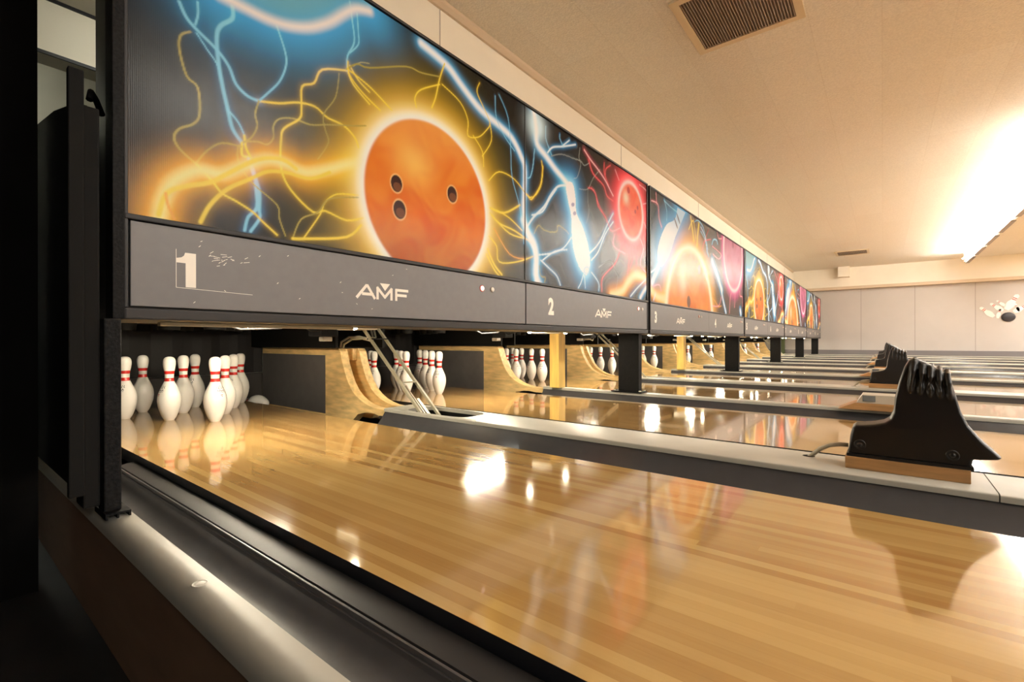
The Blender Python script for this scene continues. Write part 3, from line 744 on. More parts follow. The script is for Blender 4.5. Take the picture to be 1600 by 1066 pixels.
b = bm_(); box(b, -.29, WALL_X - .04, -12.1, NEAR_Y - .002, FLOOR_Z + .001, -.001)
struct('floor_approach', b, 'lane', 'wooden approach behind the camera', 'floor')

# ------------------------------------------------------------------ lanes, gutters, caps
def lanes():
    for k in range(LANES):
        b = bm_()
        box(b, -LW, LW, NEAR_Y, LANE_END, -.05, 0, 0)
        b.faces.ensure_lookup_table()
        b.normal_update()
        for f in b.faces:
            if f.normal.z < .5: f.material_index = 1
        w = ['nearest the camera, under the number 1', 'under the number 2', 'under the number 3', 'under the number 4', 'under the number 5', 'under the number 6',
             'under the number 7', 'under the number 8', 'under the number 9', 'beside the far wall, under the number 10'][k]
        o = mk('bowling_lane', b, ['lane', 'edge'], loc=(lane_x(k), 0, 0))
        tag(o, 'glossy striped wooden bowling lane ' + w, 'bowling lane', 'bowling lanes side by side')
lanes()

def gutter_prof(x0, x1):
    """open U from the lane edge x0 to under the cap at x1 (outline with thickness)"""
    s = 1 if x1 > x0 else -1
    w = abs(x1 - x0)
    top = [(0, -.034), (.012, -.034), (.018, -.04)]
    n = 12
    for i in range(n + 1):
        t = i / n
        x = .02 + (w - .02) * t
        z = -.034 - .062 * math.sin(PI * (t * .93 + .05)) ** .8 + .0625 * max(0, t - .5) / .5
        top.append((x, z))
    pts = [(x0 + s * x, z) for x, z in top]
    low = [(x0 + s * (x + (0 if i else 0)), z - .012) for i, (x, z) in enumerate(top)][::-1]
    return pts + low

def gutters():
    for k in range(LANES):
        cx = lane_x(k)
        for side in (-1, 1):
            inner = (side == 1) == (k % 2 == 0)
            gap = (P_IN if inner else P_OUT) - 2 * LW
            capw = .276 if inner else .09
            w = gap / 2 - capw / 2 + .006
            e = cx + side * LW
            if k == 0 and side == -1: continue
            b = bm_(); prism(b, gutter_prof(side * .002, side * (w + .0)), 'y', NEAR_Y, 2.498)
            kx = gap / 2 - (.111 if inner else .051)
            box(b, min(side * .002, side * kx), max(side * .002, side * kx), 2.4995, 4.25, -.10, -.088)
            o = mk('ball_gutter', b, 'gutter', loc=(e, 0, 0), angle=40)
            tag(o, 'dark grey ball gutter along the %s side of lane %d' % ('left' if side < 0 else 'right', k + 1), 'gutter', 'ball gutters')
    # the wide gutter in the foreground, left of the first lane
    t = thing('ball_gutter', 'wide dark grey ball gutter in the left foreground beside lane 1', 'gutter', (0, 0, 0), 'ball gutters')
    prof = [(-.0620, -.0350), (-.0630, -.0338), (-.0650, -.0335), (-.0672, -.0346)]
    for q in range(1, 17):
        tq = PI / 2 * q / 16
        prof.append((-.150 + .0835 * math.cos(tq), -.0355 - .058 * math.sin(tq)))
    prof += [(-.172, -.086), (-.192, -.066), (-.210, -.034), (-.222, -.002), (-.231, .024), (-.2328, .034)]
    low = [(max(x - .004, -.2332), z - .01) for x, z in prof][::-1]
    b = bm_(); prism(b, prof + low, 'y', NEAR_Y, 4.0); mk('trough', b, 'widegutter', t, angle=40)
    b = bm_(); prism(b, [(-.0025, -.030), (-.0045, -.0275), (-.0085, -.0275), (-.055, -.0362), (-.0575, -.040), (-.0575, -.056), (-.0025, -.056)], 'y', NEAR_Y, 2.45)
    mk('lip', b, 'lipgrey', t, angle=35)
gutters()

def cap_profile(w, h=.021, r=.005):
    p = [(w / 2 - .05 * w, CAP_Z)]
    for i in range(6):
        a = PI / 2 * i / 5
        p.append((w / 2 - r + r * math.sin(a), CAP_Z - .0015 - r + r * math.cos(a)))
    p.append((w / 2, CAP_Z - h)); p.append((w / 2 - .010, CAP_Z - h))
    return p + [(-x, z) for x, z in p[::-1]]

def caps():
    for k in range(LANES):
        inner = k % 2 == 0
        if k == LANES - 1: inner = False
        x = lane_x(k) + (P_IN if inner else P_OUT) / 2
        w = .276 if inner else .09
        if k == LANES - 1: x = lane_x(k) + LW + .28
        where = 'between lanes %d and %d' % (k + 1, k + 2) if k < LANES - 1 else 'beside the far wall'
        t = thing('division_cap', ('wide' if inner else 'narrow') + ' cream plastic division cap ' + where, 'division cap', (x, 0, 0), 'division caps between the lanes')
        secs = [(NEAR_Y, -2.9), (-2.897, -.255), (-.252, 1.716)] + ([] if inner else [(1.719, 2.5)])
        for a, c in secs:
            b = bm_(); prism(b, cap_profile(w), 'y', a, c); mk('cap_section', b, 'cap', t, angle=35)
        if inner:
            # end section with an opening for the ball lift
            b = bm_()
            y0, y1, hw = 1.719, 2.50, w / 2
            hx, hy0, hy1 = .112, 1.83, 2.35
            N = 40
            def outer(i):
                a = 2 * PI * i / N; c, s = math.cos(a), math.sin(a)
                m = max(abs(c), abs(s)); return (c / m * (hw - .01), (y0 + y1) / 2 + s / m * (y1 - y0) / 2)
            def inn(i, sc=1.0):
                a = 2 * PI * i / N; c, s = math.cos(a), math.sin(a)
                e = .45
                return (math.copysign(abs(c) ** e, c) * hx * sc, (hy0 + hy1) / 2 + math.copysign(abs(s) ** e, s) * (hy1 - hy0) / 2 * sc)
            O1 = [b.verts.new((*outer(i), CAP_Z)) for i in range(N)]
            I1 = [b.verts.new((*inn(i), CAP_Z)) for i in range(N)]
            I2 = [b.verts.new((*inn(i, .985), CAP_Z - .022)) for i in range(N)]
            O2 = [b.verts.new((outer(i)[0] * 1.078, outer(i)[1], CAP_Z - .005)) for i in range(N)]
            O3 = [b.verts.new((outer(i)[0] * 1.078, outer(i)[1], CAP_Z - .021)) for i in range(N)]
            for i in range(N):
                j = (i + 1) % N
                for A, B in ((I1, O1), (O1, O2), (O2, O3), (I2, I1)): b.faces.new((A[i], A[j], B[j], B[i]))
            mk('cap_section', b, 'cap', t, angle=50)
            b = bm_()
            box(b, -hx - .006, hx + .006, hy0 - .02, hy1 + .02, -.13, -.12)
            for s in (-1, 1): box(b, s * (hx + .004) - .002, s * (hx + .004) + .002, hy0 - .02, hy1 + .02, -.12, .02)
            for yy in (hy0 - .02, hy1 + .016): box(b, -hx, hx, yy, yy + .004, -.12, .02)
            mk('opening_well', b, 'black', t)
    # the cap at the left edge of the first lane
    t = thing('division_cap', 'cream end cap with brown side board left of lane 1', 'division cap', (0, 0, 0), 'division caps between the lanes')
    p = [(-.2335, .0405), (-.235, .0428), (-.250, .0435)]
    for i in range(9):
        a = PI / 2 * i / 8; p.append((-.256 - .032 * math.sin(a), .0115 + .032 * math.cos(a)))
    p += [(-.288, .0), (-.280, -.004), (-.2335, -.004)]
    b = bm_(); prism(b, p, 'y', NEAR_Y, 3.9)
    mk('cap_section', b, 'cap', t, angle=35)
    b = bm_(); box(b, -.283, -.262, NEAR_Y, 3.9, FLOOR_Z + .001, -.0045); mk('side_board', b, 'sidebrown', t)
    b = bm_(); lathe(b, [(0, .0437), (.0085, .0437), (.010, .0432), (.011, .0440), (.0125, .0440), (.0132, .0425)], 20); mk('screw_cover', b, 'cap', t, loc=(-.262, .948, 0))
caps()

# ------------------------------------------------------------------ pins
PP = [(0, 0), (1.0, 0), (1.015, .15), (1.2, .4), (1.414, .75), (1.70, 1.5), (1.953, 2.25), (2.14, 2.9), (2.255, 3.375), (2.383, 4.5), (2.36, 5.1), (2.28, 5.875), (2.10, 6.6), (1.85, 7.25), (1.54, 7.95),
      (1.236, 8.625), (1.06, 9.05), (.98, 9.375), (.915, 9.7), (.898, 10.0), (.905, 10.4), (.935, 10.875), (1.047, 11.75), (1.14, 12.2), (1.203, 12.625), (1.262, 13.1), (1.273, 13.5), (1.262, 13.85),
      (1.18, 14.25), (1.0, 14.6), (.74, 14.83), (.4, 14.96), (0, 15.0)]
def pin_r(z):
    z /= .0254
    for (r0, z0), (r1, z1) in zip(PP[1:], PP[2:]):
        if z0 <= z <= z1 and z1 > z0: return (r0 + (r1 - r0) * (z - z0) / (z1 - z0)) * .0254
    return .01
def pin_mesh():
    prof = []
    zs = [q[1] for q in PP]
    ext = sorted(set(zs + [9.19, 9.96, 10.87, 11.61]))
    for z in ext:
        if z == 0: continue
        prof.append((pin_r(z * .0254) if z < 15 else 0, z * .0254))
    prof = [(0, 0), (.0254, 0)] + prof
    def mf(z):
        zi = z / .0254
        return 1 if (9.19 < zi < 9.96 or 10.87 < zi < 11.61) else 0
    b = bm_(); lathe(b, prof, 40, mf)
    return mk('bowling_pin', b, ['pin', 'red'])
def pin_mark(p):
    """printed crown and lettering wrapped on the pin's shoulder"""
    b = bm_()
    def patch(a0, z0, a1, z1, w, mi=0):
        n = 3
        d = math.hypot(a1 - a0, z1 - z0); ux, uz = (a1 - a0) / d, (z1 - z0) / d
        for i in range(n):
            q = []
            for t, s in ((i / n, -1), (i / n, 1), ((i + 1) / n, 1), ((i + 1) / n, -1)):
                a = a0 + (a1 - a0) * t - uz * s * w / 2; z = z0 + (z1 - z0) * t + ux * s * w / 2
                R = pin_r(.185) ; th = a / R; r = pin_r(z) + .0006
                q.append(b.verts.new((r * math.sin(th), -r * math.cos(th), z)))
            b.faces.new(q).material_index = mi
    for k in range(5):
        x = -.022 + k * .011
        patch(x, .196, x + .004, .208 + .005 * (k == 2), .003)
    patch(-.028, .193, .028, .195, .003)
    for k, (x, h) in enumerate(((-.02, .010), (-.008, .013), (.003, .010), (.014, .012))):
        patch(x, .176, x + .004, .176 + h, .0032); patch(x + .004, .176 + h, x + .008, .177, .0026)
    patch(-.024, .170, .022, .172, .002)
    patch(-.006, .158, .006, .158, .005, 1); patch(-.003, .150, .004, .150, .004, 1)
    return mk('printed_mark', b, ['ink', 'inkred'], p)

PROWS = {1: (0, 0), 2: (-1, 1), 3: (1, 1), 4: (-2, 2), 5: (0, 2), 6: (2, 2), 7: (-3, 3), 8: (-1, 3), 9: (1, 3), 10: (3, 3)}
PWORD = {1: 'front pin', 2: 'left pin of the second row', 3: 'right pin of the second row', 4: 'left pin of the third row', 5: 'middle pin of the third row', 6: 'right pin of the third row',
         7: 'leftmost pin of the back row', 8: 'second pin from the left in the back row', 9: 'third pin from the left in the back row', 10: 'rightmost pin of the back row'}
def pins():
    first = pin_mesh(); pin_mark(first)
    tag(first, 'x', 'bowling pin', 'bowling pins standing in racks')
    used = False
    for k in range(LANES):
        for n, (i, j) in PROWS.items():
            loc = (lane_x(k) + i * .1524, HEAD_Y + j * .264, .0003)
            lab = 'white pin with red bands, %s, lane %d' % (PWORD[n], k + 1)
            cr = random.uniform(-.6, .2) if not (k == 0 and n == 1) else .1
            if not used:
                first.location = loc; first['label'] = lab; first.rotation_euler = (0, 0, -.6 + .9); used = True
            else:
                dup(first, loc, lab, -.65 + cr * 2.2)
    c = dup(first, (1.175, 3.885, -.026), 'white pin lying in the gutter at the back right corner of lane 1', 0)
    c['group'] = 'fallen pins'
    c.rotation_euler = (-PI / 2, 0, .10)
pins()

# ------------------------------------------------------------------ kickbacks
KTOP = .418
KCURVE = [(3.09, .418), (3.065, .416), (3.045, .395), (3.02, .32), (2.985, .245), (2.95, .185), (2.90, .127), (2.85, .092), (2.785, .061), (2.72, .042), (2.657, .030), (2.58, .026), (2.503, .025)]
def kick_mesh(b, x0, x1, y_end=4.25):
    prof = KCURVE + [(2.503, -.016), (2.60, -.016), (2.66, -.008), (2.74, -.010), (2.83, -.03), (2.90, -.085), (y_end, -.085), (y_end, KTOP)]
    prism(b, prof[::-1], 'x', x0, x1)
def kick_plate(parent, x, side):
    b = bm_(); box(b, min(x, x + side * .004), max(x, x + side * .004), 3.24, 4.24, -.062, .368)
    mk('wear_plate', b, 'plate', parent)
def kickbacks():
    # inner pairs: two boards with the ball return between them
    for p in range(5):
        k = 2 * p
        xc = lane_x(k) + P_IN / 2
        for side in (-1, 1):
            lane = k + 1 if side < 0 else k + 2
            t = thing('kickback_board', 'curved plywood kickback board on the %s side of lane %d' % ('right' if side < 0 else 'left', lane), 'kickback board', (xc, 0, 0), 'kickback boards')
            a, c = (-.108, -.048) if side < 0 else (.048, .108)
            b = bm_(); kick_mesh(b, a, c); mk('board', b, 'kick', t)
            kick_plate(t, -.1085 if side < 0 else .1085, side)
            if side < 0:
                b = bm_(); bbox_(b, -.0475, .030, 3.10, 3.16, .33, KTOP - .004, .003); bbox_(b, .010, .0475, 3.07, 3.13, .33, KTOP - .002, .003); mk('spacer_block', b, 'kick', t)
            else:
                b = bm_(); box(b, -.047, .047, 3.3, 3.32, -.08, .40); mk('back_panel', b, 'kickin', t)
    # outer boards between pairs, and at both ends
    for p in range(6):
        if p == 0: x = -.24 - .04
        elif p == 5: x = lane_x(9) + LW + .28
        else: x = lane_x(2 * p - 1) + P_OUT / 2
        if p == 0: continue
        lab = 'between lanes %d and %d' % (2 * p, 2 * p + 1) if p < 5 else 'on the far side of lane 10'
        t = thing('kickback_board', 'single curved plywood kickback board ' + lab, 'kickback board', (x, 0, 0), 'kickback boards')
        b = bm_(); kick_mesh(b, -.045, .045); mk('board', b, 'kick', t)
        kick_plate(t, -.0455, -1); kick_plate(t, .0455, 1)
        # yellow post that carries the unit above
        if p in (1, 2):
            b = bm_(); bbox_(b, -.055, .055, 2.30, 2.40, CAP_Z + .001, .66, .004); bx = mk('wooden_post', b, 'yellow', loc=(x - .03, 0, 0))
            tag(bx, 'bright yellow wooden post at the front of the kickback between lanes %d and %d' % (2 * p, 2 * p + 1), 'post', 'yellow wooden posts')
kickbacks()

# ------------------------------------------------------------------ ball lifts, rails rising out of the caps
def ball_lifts():
    def build():
        t = thing('ball_lift', 'x', 'ball lift', (0, 0, 0), 'ball lift rails')
        P0, P1, P2 = (2.09, -.10), (2.785, .515), (2.95, .66)
        for s in (-1, 1):
            b = bm_(); bar(b, (s * .062, *P0), (s * .062, *P1), .014, .018); bar(b, (s * .062, *P1), (s * .062, *P2), .014, .018)
            mk('rail', b, 'rail', t)
        b = bm_(); bar(b, (-.055, 2.43, .202), (.055, 2.43, .202), .035, .006); mk('cross_plate', b, 'rail', t)
        b = bm_(); bar(b, (-.060, 2.75, .486), (.060, 2.75, .486), .09, .008); mk('cross_plate', b, 'black', t)
        b = bm_(); bar(b, (.0, 2.09, -.11), (.0, 2.34, .10), .022, .014); bar(b, (-.03, 2.09, -.11), (-.03, 2.42, .18), .008, .012); mk('guide_rod', b, 'metal', t)
        return t
    first = build()
    for p in range(5):
        loc = (lane_x(2 * p) + P_IN / 2, 0, 0)
        lab = 'sloping pair of pale ball lift rails between lanes %d and %d' % (2 * p + 1, 2 * p + 2)
        if p == 0: first.location = loc; first['label'] = lab
        else: dup(first, loc, lab)
    for p in range(3):
        x = lane_x(2 * p) + P_IN / 2
        for q, dx in enumerate((0, .035)):
            b = bm_()
            tube(b, [(x - .05, 3.10 + dx, .422), (x - .055, 3.08 + dx, .45 + dx * .4), (x - .03, 3.02 + dx, .485 + dx * .4), (x + .03, 2.98 + dx, .49 + dx * .4), (x + .10, 2.98 + dx, .475 + dx * .4), (x + .16, 3.0 + dx, .50), (x + .17, 3.05 + dx, .60)], .008, 8)
            o = mk('hose', b, 'hose' if p else ('hose' if q else 'rail'))
            tag(o, '%s pale hose looping over the kickback boards between lanes %d and %d' % (('front', 'rear')[q], 2 * p + 1, 2 * p + 2), 'hose', 'hoses over the kickbacks')
ball_lifts()

# ------------------------------------------------------------------ pinsetters, pit curtains
def pinsetters():
    def build():
        t = thing('pinsetter', 'x', 'pinsetter', (0, 0, 0), 'pinsetters over the pins')
        b = bm_(); bbox_(b, -.50, .50, 2.62, 3.98, .585, .66, .01)
        for i, j in PROWS.values(): 
            tb = bmesh.new(); lathe(tb, [(.055, .54), (.06, .585)], 16, cx=i * .1524, cy=HEAD_Y + j * .264); merge(b, tb)
        mk('deck', b, 'blackm', t)
        b = bm_(); box(b, -.62, .62, 2.50, 4.1, .92, 1.30); mk('hood', b, 'blackm', t)
        for s in (-1, 1):
            b = bm_(); box(b, s * .70 - .01, s * .70 + .01, 2.95, 4.25, .424, 1.25); mk('light_block_plate', b, 'blackm', t)  # plates added to block stray light above the kickbacks
        b = bm_(); tube(b, [(-.30, 2.45, .572), (.10, 2.45, .572)], .013, 10); mk('pit_tube', b, 'pit', t)
        b = bm_(); prism(b, [(2.39, .575), (2.425, .61), (2.475, .61), (2.51, .575), (2.513, .577), (2.477, .615), (2.423, .615), (2.387, .577)], 'x', -.34, .14); mk('lamp_shade', b, 'offwhite', t)
        for x, y in ((-.33, 1.86), (.12, 1.86)):
            b = bm_(); lathe(b, [(0, .521), (.010, .523), (.015, .529), (.017, .540), (.014, .554), (.011, .563), (.011, .58), (0, .58)], 16); mk('bulb', b, 'bulb', t, loc=(x, y, 0))
        b = bm_(); box(b, -.62, .62, 1.84, 1.88, .58, .62); box(b, -.45, -.41, 1.9, 2.5, .575, .61); bbox_(b, .30, .42, 2.1, 2.3, .53, .6, .008); bbox_(b, .46, .56, 2.0, 2.2, .55, .60, .008); box(b, -.62, .62, 2.44, 2.47, .6155, .65)
        mk('front_bar', b, 'metal', t)
        b = bm_(); bbox_(b, .44, .56, 2.70, 2.85, .50, .60, .01); tube(b, [(.2, 2.6, .60), (.3, 2.55, .53), (.42, 2.56, .55), (.5, 2.6, .60)], .008, 8); tube(b, [(-.25, 2.5, .585), (-.1, 2.5, .53), (.1, 2.5, .54), (.2, 2.5, .60)], .006, 8)
        mk('linkage', b, 'black', t)
        b = bm_(); bbox_(b, .585, .65, 2.92, 2.98, .47, .50, .006); mk('switch_box', b, 'offwhite', t)
        return t
    first = build()
    for k in range(LANES):
        loc = (lane_x(k), 0, 0)
        lab = 'dark pinsetter machine with work lights over the pins of lane %d' % (k + 1)
        if k == 0: first.location = loc; first['label'] = lab
        else: dup(first, loc, lab)
    for k in range(LANES):
        b = bm_()
        n = 24
        pr = [(-.80 + 1.60 * i / n, 4.30 + .008 * math.sin(i * 1.7)) for i in range(n + 1)]
        pr += [(x, y + .02) for x, y in pr[::-1]]
        t = thing('pit_curtain', 'black pit curtain behind the pins of lane %d' % (k + 1), 'pit curtain', (lane_x(k), 0, 0), 'pit curtains')
        prism(b, pr, 'z', .20, 1.6); mk('curtain', b, 'curtain', t)
        b = bm_(); bbox_(b, -.80, .80, 4.285, 4.34, FLOOR_Z + .001, .195, .01); mk('cushion', b, 'cushion', t)
pinsetters()

# ------------------------------------------------------------------ masking units with pictures, numbers and lettering
def text_bm(s, h, wscale, off):
    cu = bpy.data.curves.new('t', 'FONT'); cu.body = s; cu.size = 1.0; cu.offset = off; cu.resolution_u = 6
    ob = bpy.data.objects.new('t', cu); COL.objects.link(ob)
    dg = bpy.context.evaluated_depsgraph_get()
    me = bpy.data.meshes.new_from_object(ob.evaluated_get(dg))
    bpy.data.objects.remove(ob); bpy.data.curves.remove(cu)
    b = bm_(); b.from_mesh(me); bpy.data.meshes.remove(me)
    xs = [v.co.x for v in b.verts]; ys = [v.co.y for v in b.verts]
    x0, y0, hh = min(xs), min(ys), max(ys) - min(ys)
    for v in b.verts:
        v.co = Vector(((v.co.x - x0) / hh * h * wscale, 0, (v.co.y - y0) / hh * h))
    return b

def number_bm(n):
    if n == 1:
        b = bm_()
        P = [(0, .066), (0, .078), (.012, .081), (.018, .086), (.021, .095), (.047, .095), (.047, 0), (.022, 0), (.022, .066)]
        b.faces.new([b.verts.new((x, 0, z)) for x, z in P]); return b
    return text_bm(str(n), .100, .86 if n < 10 else .86, .05)

def logo_bm():
    b = bm_()
    k = .235 / 350
    L = [[(4, 0), (62, 66), (70, 66), (116, 0)], [(40, 20), (104, 20)], [(136, 0), (136, 60), (186, 10), (232, 60), (232, 0)], [(266, 0), (266, 58), (350, 58)], [(266, 28), (338, 28)]]
    strokes(b, [[(x * k, z * k) for x, z in l] for l in L], 16 * k)
    b.faces.new([b.verts.new((x * k, 0, z * k)) for x, z in ((152, 88), (222, 88), (187, 46))])
    return b

LOGO = logo_bm(); LOGO_ME = bpy.data.meshes.new('logo'); LOGO.to_mesh(LOGO_ME); LOGO.free(); LOGO_ME.materials.append(M['white'])

def masking():
    AZ0, AZ1 = .797, 1.737
    HALF = PAIR / 2
    e = .014
    art = {('A', 0): art_mesh('art_left', 'A', MASK_X0 + .000, MASK_X0 + HALF - .003, AZ0, AZ1, .0033),
           ('A', 1): art_mesh('art_right', 'A', MASK_X0 + HALF + .003, MASK_X0 + PAIR - .03, AZ0, AZ1, .0055),
           ('B', 0): art_mesh('art_left', 'B', MASK_X0 + PAIR + .03, MASK_X0 + PAIR + HALF - .001, AZ0, AZ1, .006),
           ('B', 1): art_mesh('art_right', 'B', MASK_X0 + PAIR + HALF + .001, MASK_X0 + 2 * PAIR - .03, AZ0, AZ1, .007)}
    led_ = None
    for p in range(5):
        kind = 'A' if p % 2 == 0 else 'B'
        x0 = MASK_X0 + p * PAIR
        desc = {'A': 'black picture panel with orange ball, white pin and red ball', 'B': 'black picture panel with big orange ball and purple ball'}[kind]
        t = thing('masking_unit', desc + ', over lanes %d and %d' % (2 * p + 1, 2 * p + 2), 'masking unit', (x0, MASK_Y, 0), 'masking units over the lanes')
        L, R = (-.009 if p == 0 else .02), PAIR - .022
        b = bm_()
        bbox_(b, L, R, 0, .30, 1.740, MZT, .003)                 # top
        bbox_(b, L, R, -.004, .05, .783, .797, .003)             # middle rail
        bbox_(b, L, R, 0, .30, MZB, .557, .004)                  # bottom rail
        bbox_(b, L, L + (.008 if p == 0 else .016), 0, .30, .5575, 1.7395, .002)
        bbox_(b, R - .014, R, 0, .30, .5575, 1.7395, .003)
        mk('frame', b, 'frame', t)
        b = bm_(); box(b, L + .02, R - .02, .24, .27, .56, 1.735); mk('back_board', b, 'blackm', t)
        b = bm_()
        box(b, L + .009, R - .014, .020, .03, .5575, .7825); mk('fascia_backing', b, 'frame', t)
        for h in (0, 1):
            a = L + (.009 if p == 0 else .017) if h == 0 else HALF + .0025
            c = HALF - .0025 if h == 0 else R - .015
            if p in (1, 3, 4):
                a, c = (a, HALF - .0004) if h == 0 else (HALF + .0004, c)
            b = bm_(); bbox_(b, a + (.004 if p == 0 else 0), c, .004, .019, .562, .781, .002); mk('fascia_panel', b, 'fascia', t)
            o = art_part(art[(kind, h)], t, .008)
            n = 2 * p + h + 1
            nx = (.103 if h == 0 else 1.9155) if p == 0 else (.125 if h == 0 else 1.93)
            o = mk('lane_number', number_bm(n), 'white', t, loc=(nx + (-.03 if n == 10 else 0), .0032, .620))
            o['label'] = 'cream numeral %d' % n
            o = bpy.data.objects.new('logo', LOGO_ME); COL.objects.link(o); o.parent = t
            o.location = (.661 + h * 1.818, .0032, .633)
            for q, lx in enumerate((1.346, 1.421)):
                x = lx + h * 1.836
                b = bm_()
                lathe(b, [(0, .006), (.010, .006), (.012, .004), (.012, 0)], 20)
                bmesh.ops.rotate(b, verts=b.verts[:], matrix=Matrix.Rotation(PI / 2, 3, 'X'))
                lit = q == 0 and p == 0
                led = mk('indicator_light', b, 'ledred' if lit else 'ledoff', t, loc=(x, .0035, .7225))
                if q == 0:
                    b = bm_(); lathe(b, [(.012, .002), (.0155, .002), (.016, 0)], 20)
                    bmesh.ops.rotate(b, verts=b.verts[:], matrix=Matrix.Rotation(PI / 2, 3, 'X'))
                    mk('indicator_rim', b, 'redrim', led)
        if p == 0:
            b = bm_()
            strokes(b, [[(.103, .722), (.103, .618), (.30, .612)]], .0012)
            for i in range(22):
                x = .18 + random.random() * .10; z = .705 + random.gauss(0, .012); a = random.uniform(-.3, 1.2); l = random.uniform(.003, .018)
                strokes(b, [[(x, z), (x + l * math.cos(a), z + l * .5 * math.sin(a))]], .0013)
            for i in range(16):
                x = random.uniform(.03, .9); z = random.uniform(.575, .77)
                strokes(b, [[(x, z), (x + .004, z + random.uniform(-.004, .004))]], .0015)
            mk('scratches', b, 'white', t, loc=(0, .0033, 0))['kind'] = 'stuff'
            b = bm_(); bbox_(b, .095, .72, .11, .135, MZB - .012, MZB - .001, .002); mk('light_batten', b, 'rail', t)
            o = b = bm_(); box(b, HALF - .0025, HALF + .0025, .005, .02, .797, 1.74); mk('panel_joint', b, 'frame', t)
masking()

# ------------------------------------------------------------------ posts
def posts():
    def build(ptall=False):
        t = thing('support_post', 'x', 'post', (0, 0, 0), 'black support posts')
        b = bm_(); bbox_(b, -.032, .032, 1.565, 1.745, CAP_Z + .012, MZB - .001, .004); mk('column', b, 'black', t)
        b = bm_(); bbox_(b, -.060, .060, 1.53, 1.80, CAP_Z + .0005, CAP_Z + .0115, .003); mk('base_plate', b, 'black', t)
        for x in (-.045, .045):
            for y in (1.55, 1.775):
                bb = bm_(); lathe(bb, [(.010, CAP_Z + .012), (.010, CAP_Z + .02), (0, CAP_Z + .022)], 6); mk('bolt', bb, 'metal', t, loc=(x, y, 0))
        return t
    first = build()
    for p in range(5):
        k = 2 * p + 1
        loc = (lane_x(k) + P_OUT / 2, 0, 0) if p < 4 else (lane_x(9) + LW + .28, 0, 0)
        lab = 'black steel post on the cap between lanes %d and %d' % (k + 1, k + 2) if p < 4 else 'black steel post beyond lane 10, nearest the far wall'
        if p == 0: first.location = loc; first['label'] = lab
        else: dup(first, loc, lab)
    # the tall end post on the left, with its channel foot
    t = thing('support_post', 'tall pitted black steel post standing on the cap left of lane 1', 'post', (0, 0, 0), 'black support posts')
    b = bm_(); bbox_(b, -.291, -.2575, 1.47, 1.53, CAP_Z + .016, .527, .003); mk('column', b, 'rough_steel', t)
    b = bm_(); bbox_(b, -.270, -.2455, 1.492, 1.56, .5275, 1.97, .002); mk('angle_strip', b, 'rough_steel', t)
    b = bm_()
    box(b, -.292, -.243, 1.452, 1.56, CAP_Z + .011, CAP_Z + .0155); 
    for x in (-.292, -.270, -.247): box(b, x, x + .004, 1.452, 1.56, CAP_Z + .0012, CAP_Z + .011)
    mk('channel_foot', b, 'rough_steel', t)
    t = thing('side_cover', 'black side cover of the machine with an upright stile, left of lane 1', 'machine cover', (0, 0, 0))
    b = bm_(); prism(b, [(1.56, .10), (3.9, .10), (3.9, 1.46), (2.42, 1.215), (1.86, 1.13), (1.56, 1.06)], 'x', -.325, -.305); mk('cover_panel', b, 'blackm', t)
    b = bm_(); bbox_(b, -.356, -.328, 1.455, 1.475, .112, 1.10, .003); mk('stile', b, 'blackm', t)
    b = bm_(); bbox_(b, -.327, -.296, 1.48, 1.558, .075, 1.03, .004); mk('inner_stile', b, 'blackm', t)
    b = bm_(); tube(b, [(-.290, 1.62, 1.10), (-.285, 1.63, 1.125), (-.27, 1.66, 1.12), (-.25, 1.70, 1.10)], .008, 8)
    o = mk('cable', b, 'black'); tag(o, 'short dark cable behind the left post near the machine cover', 'cable')
posts()

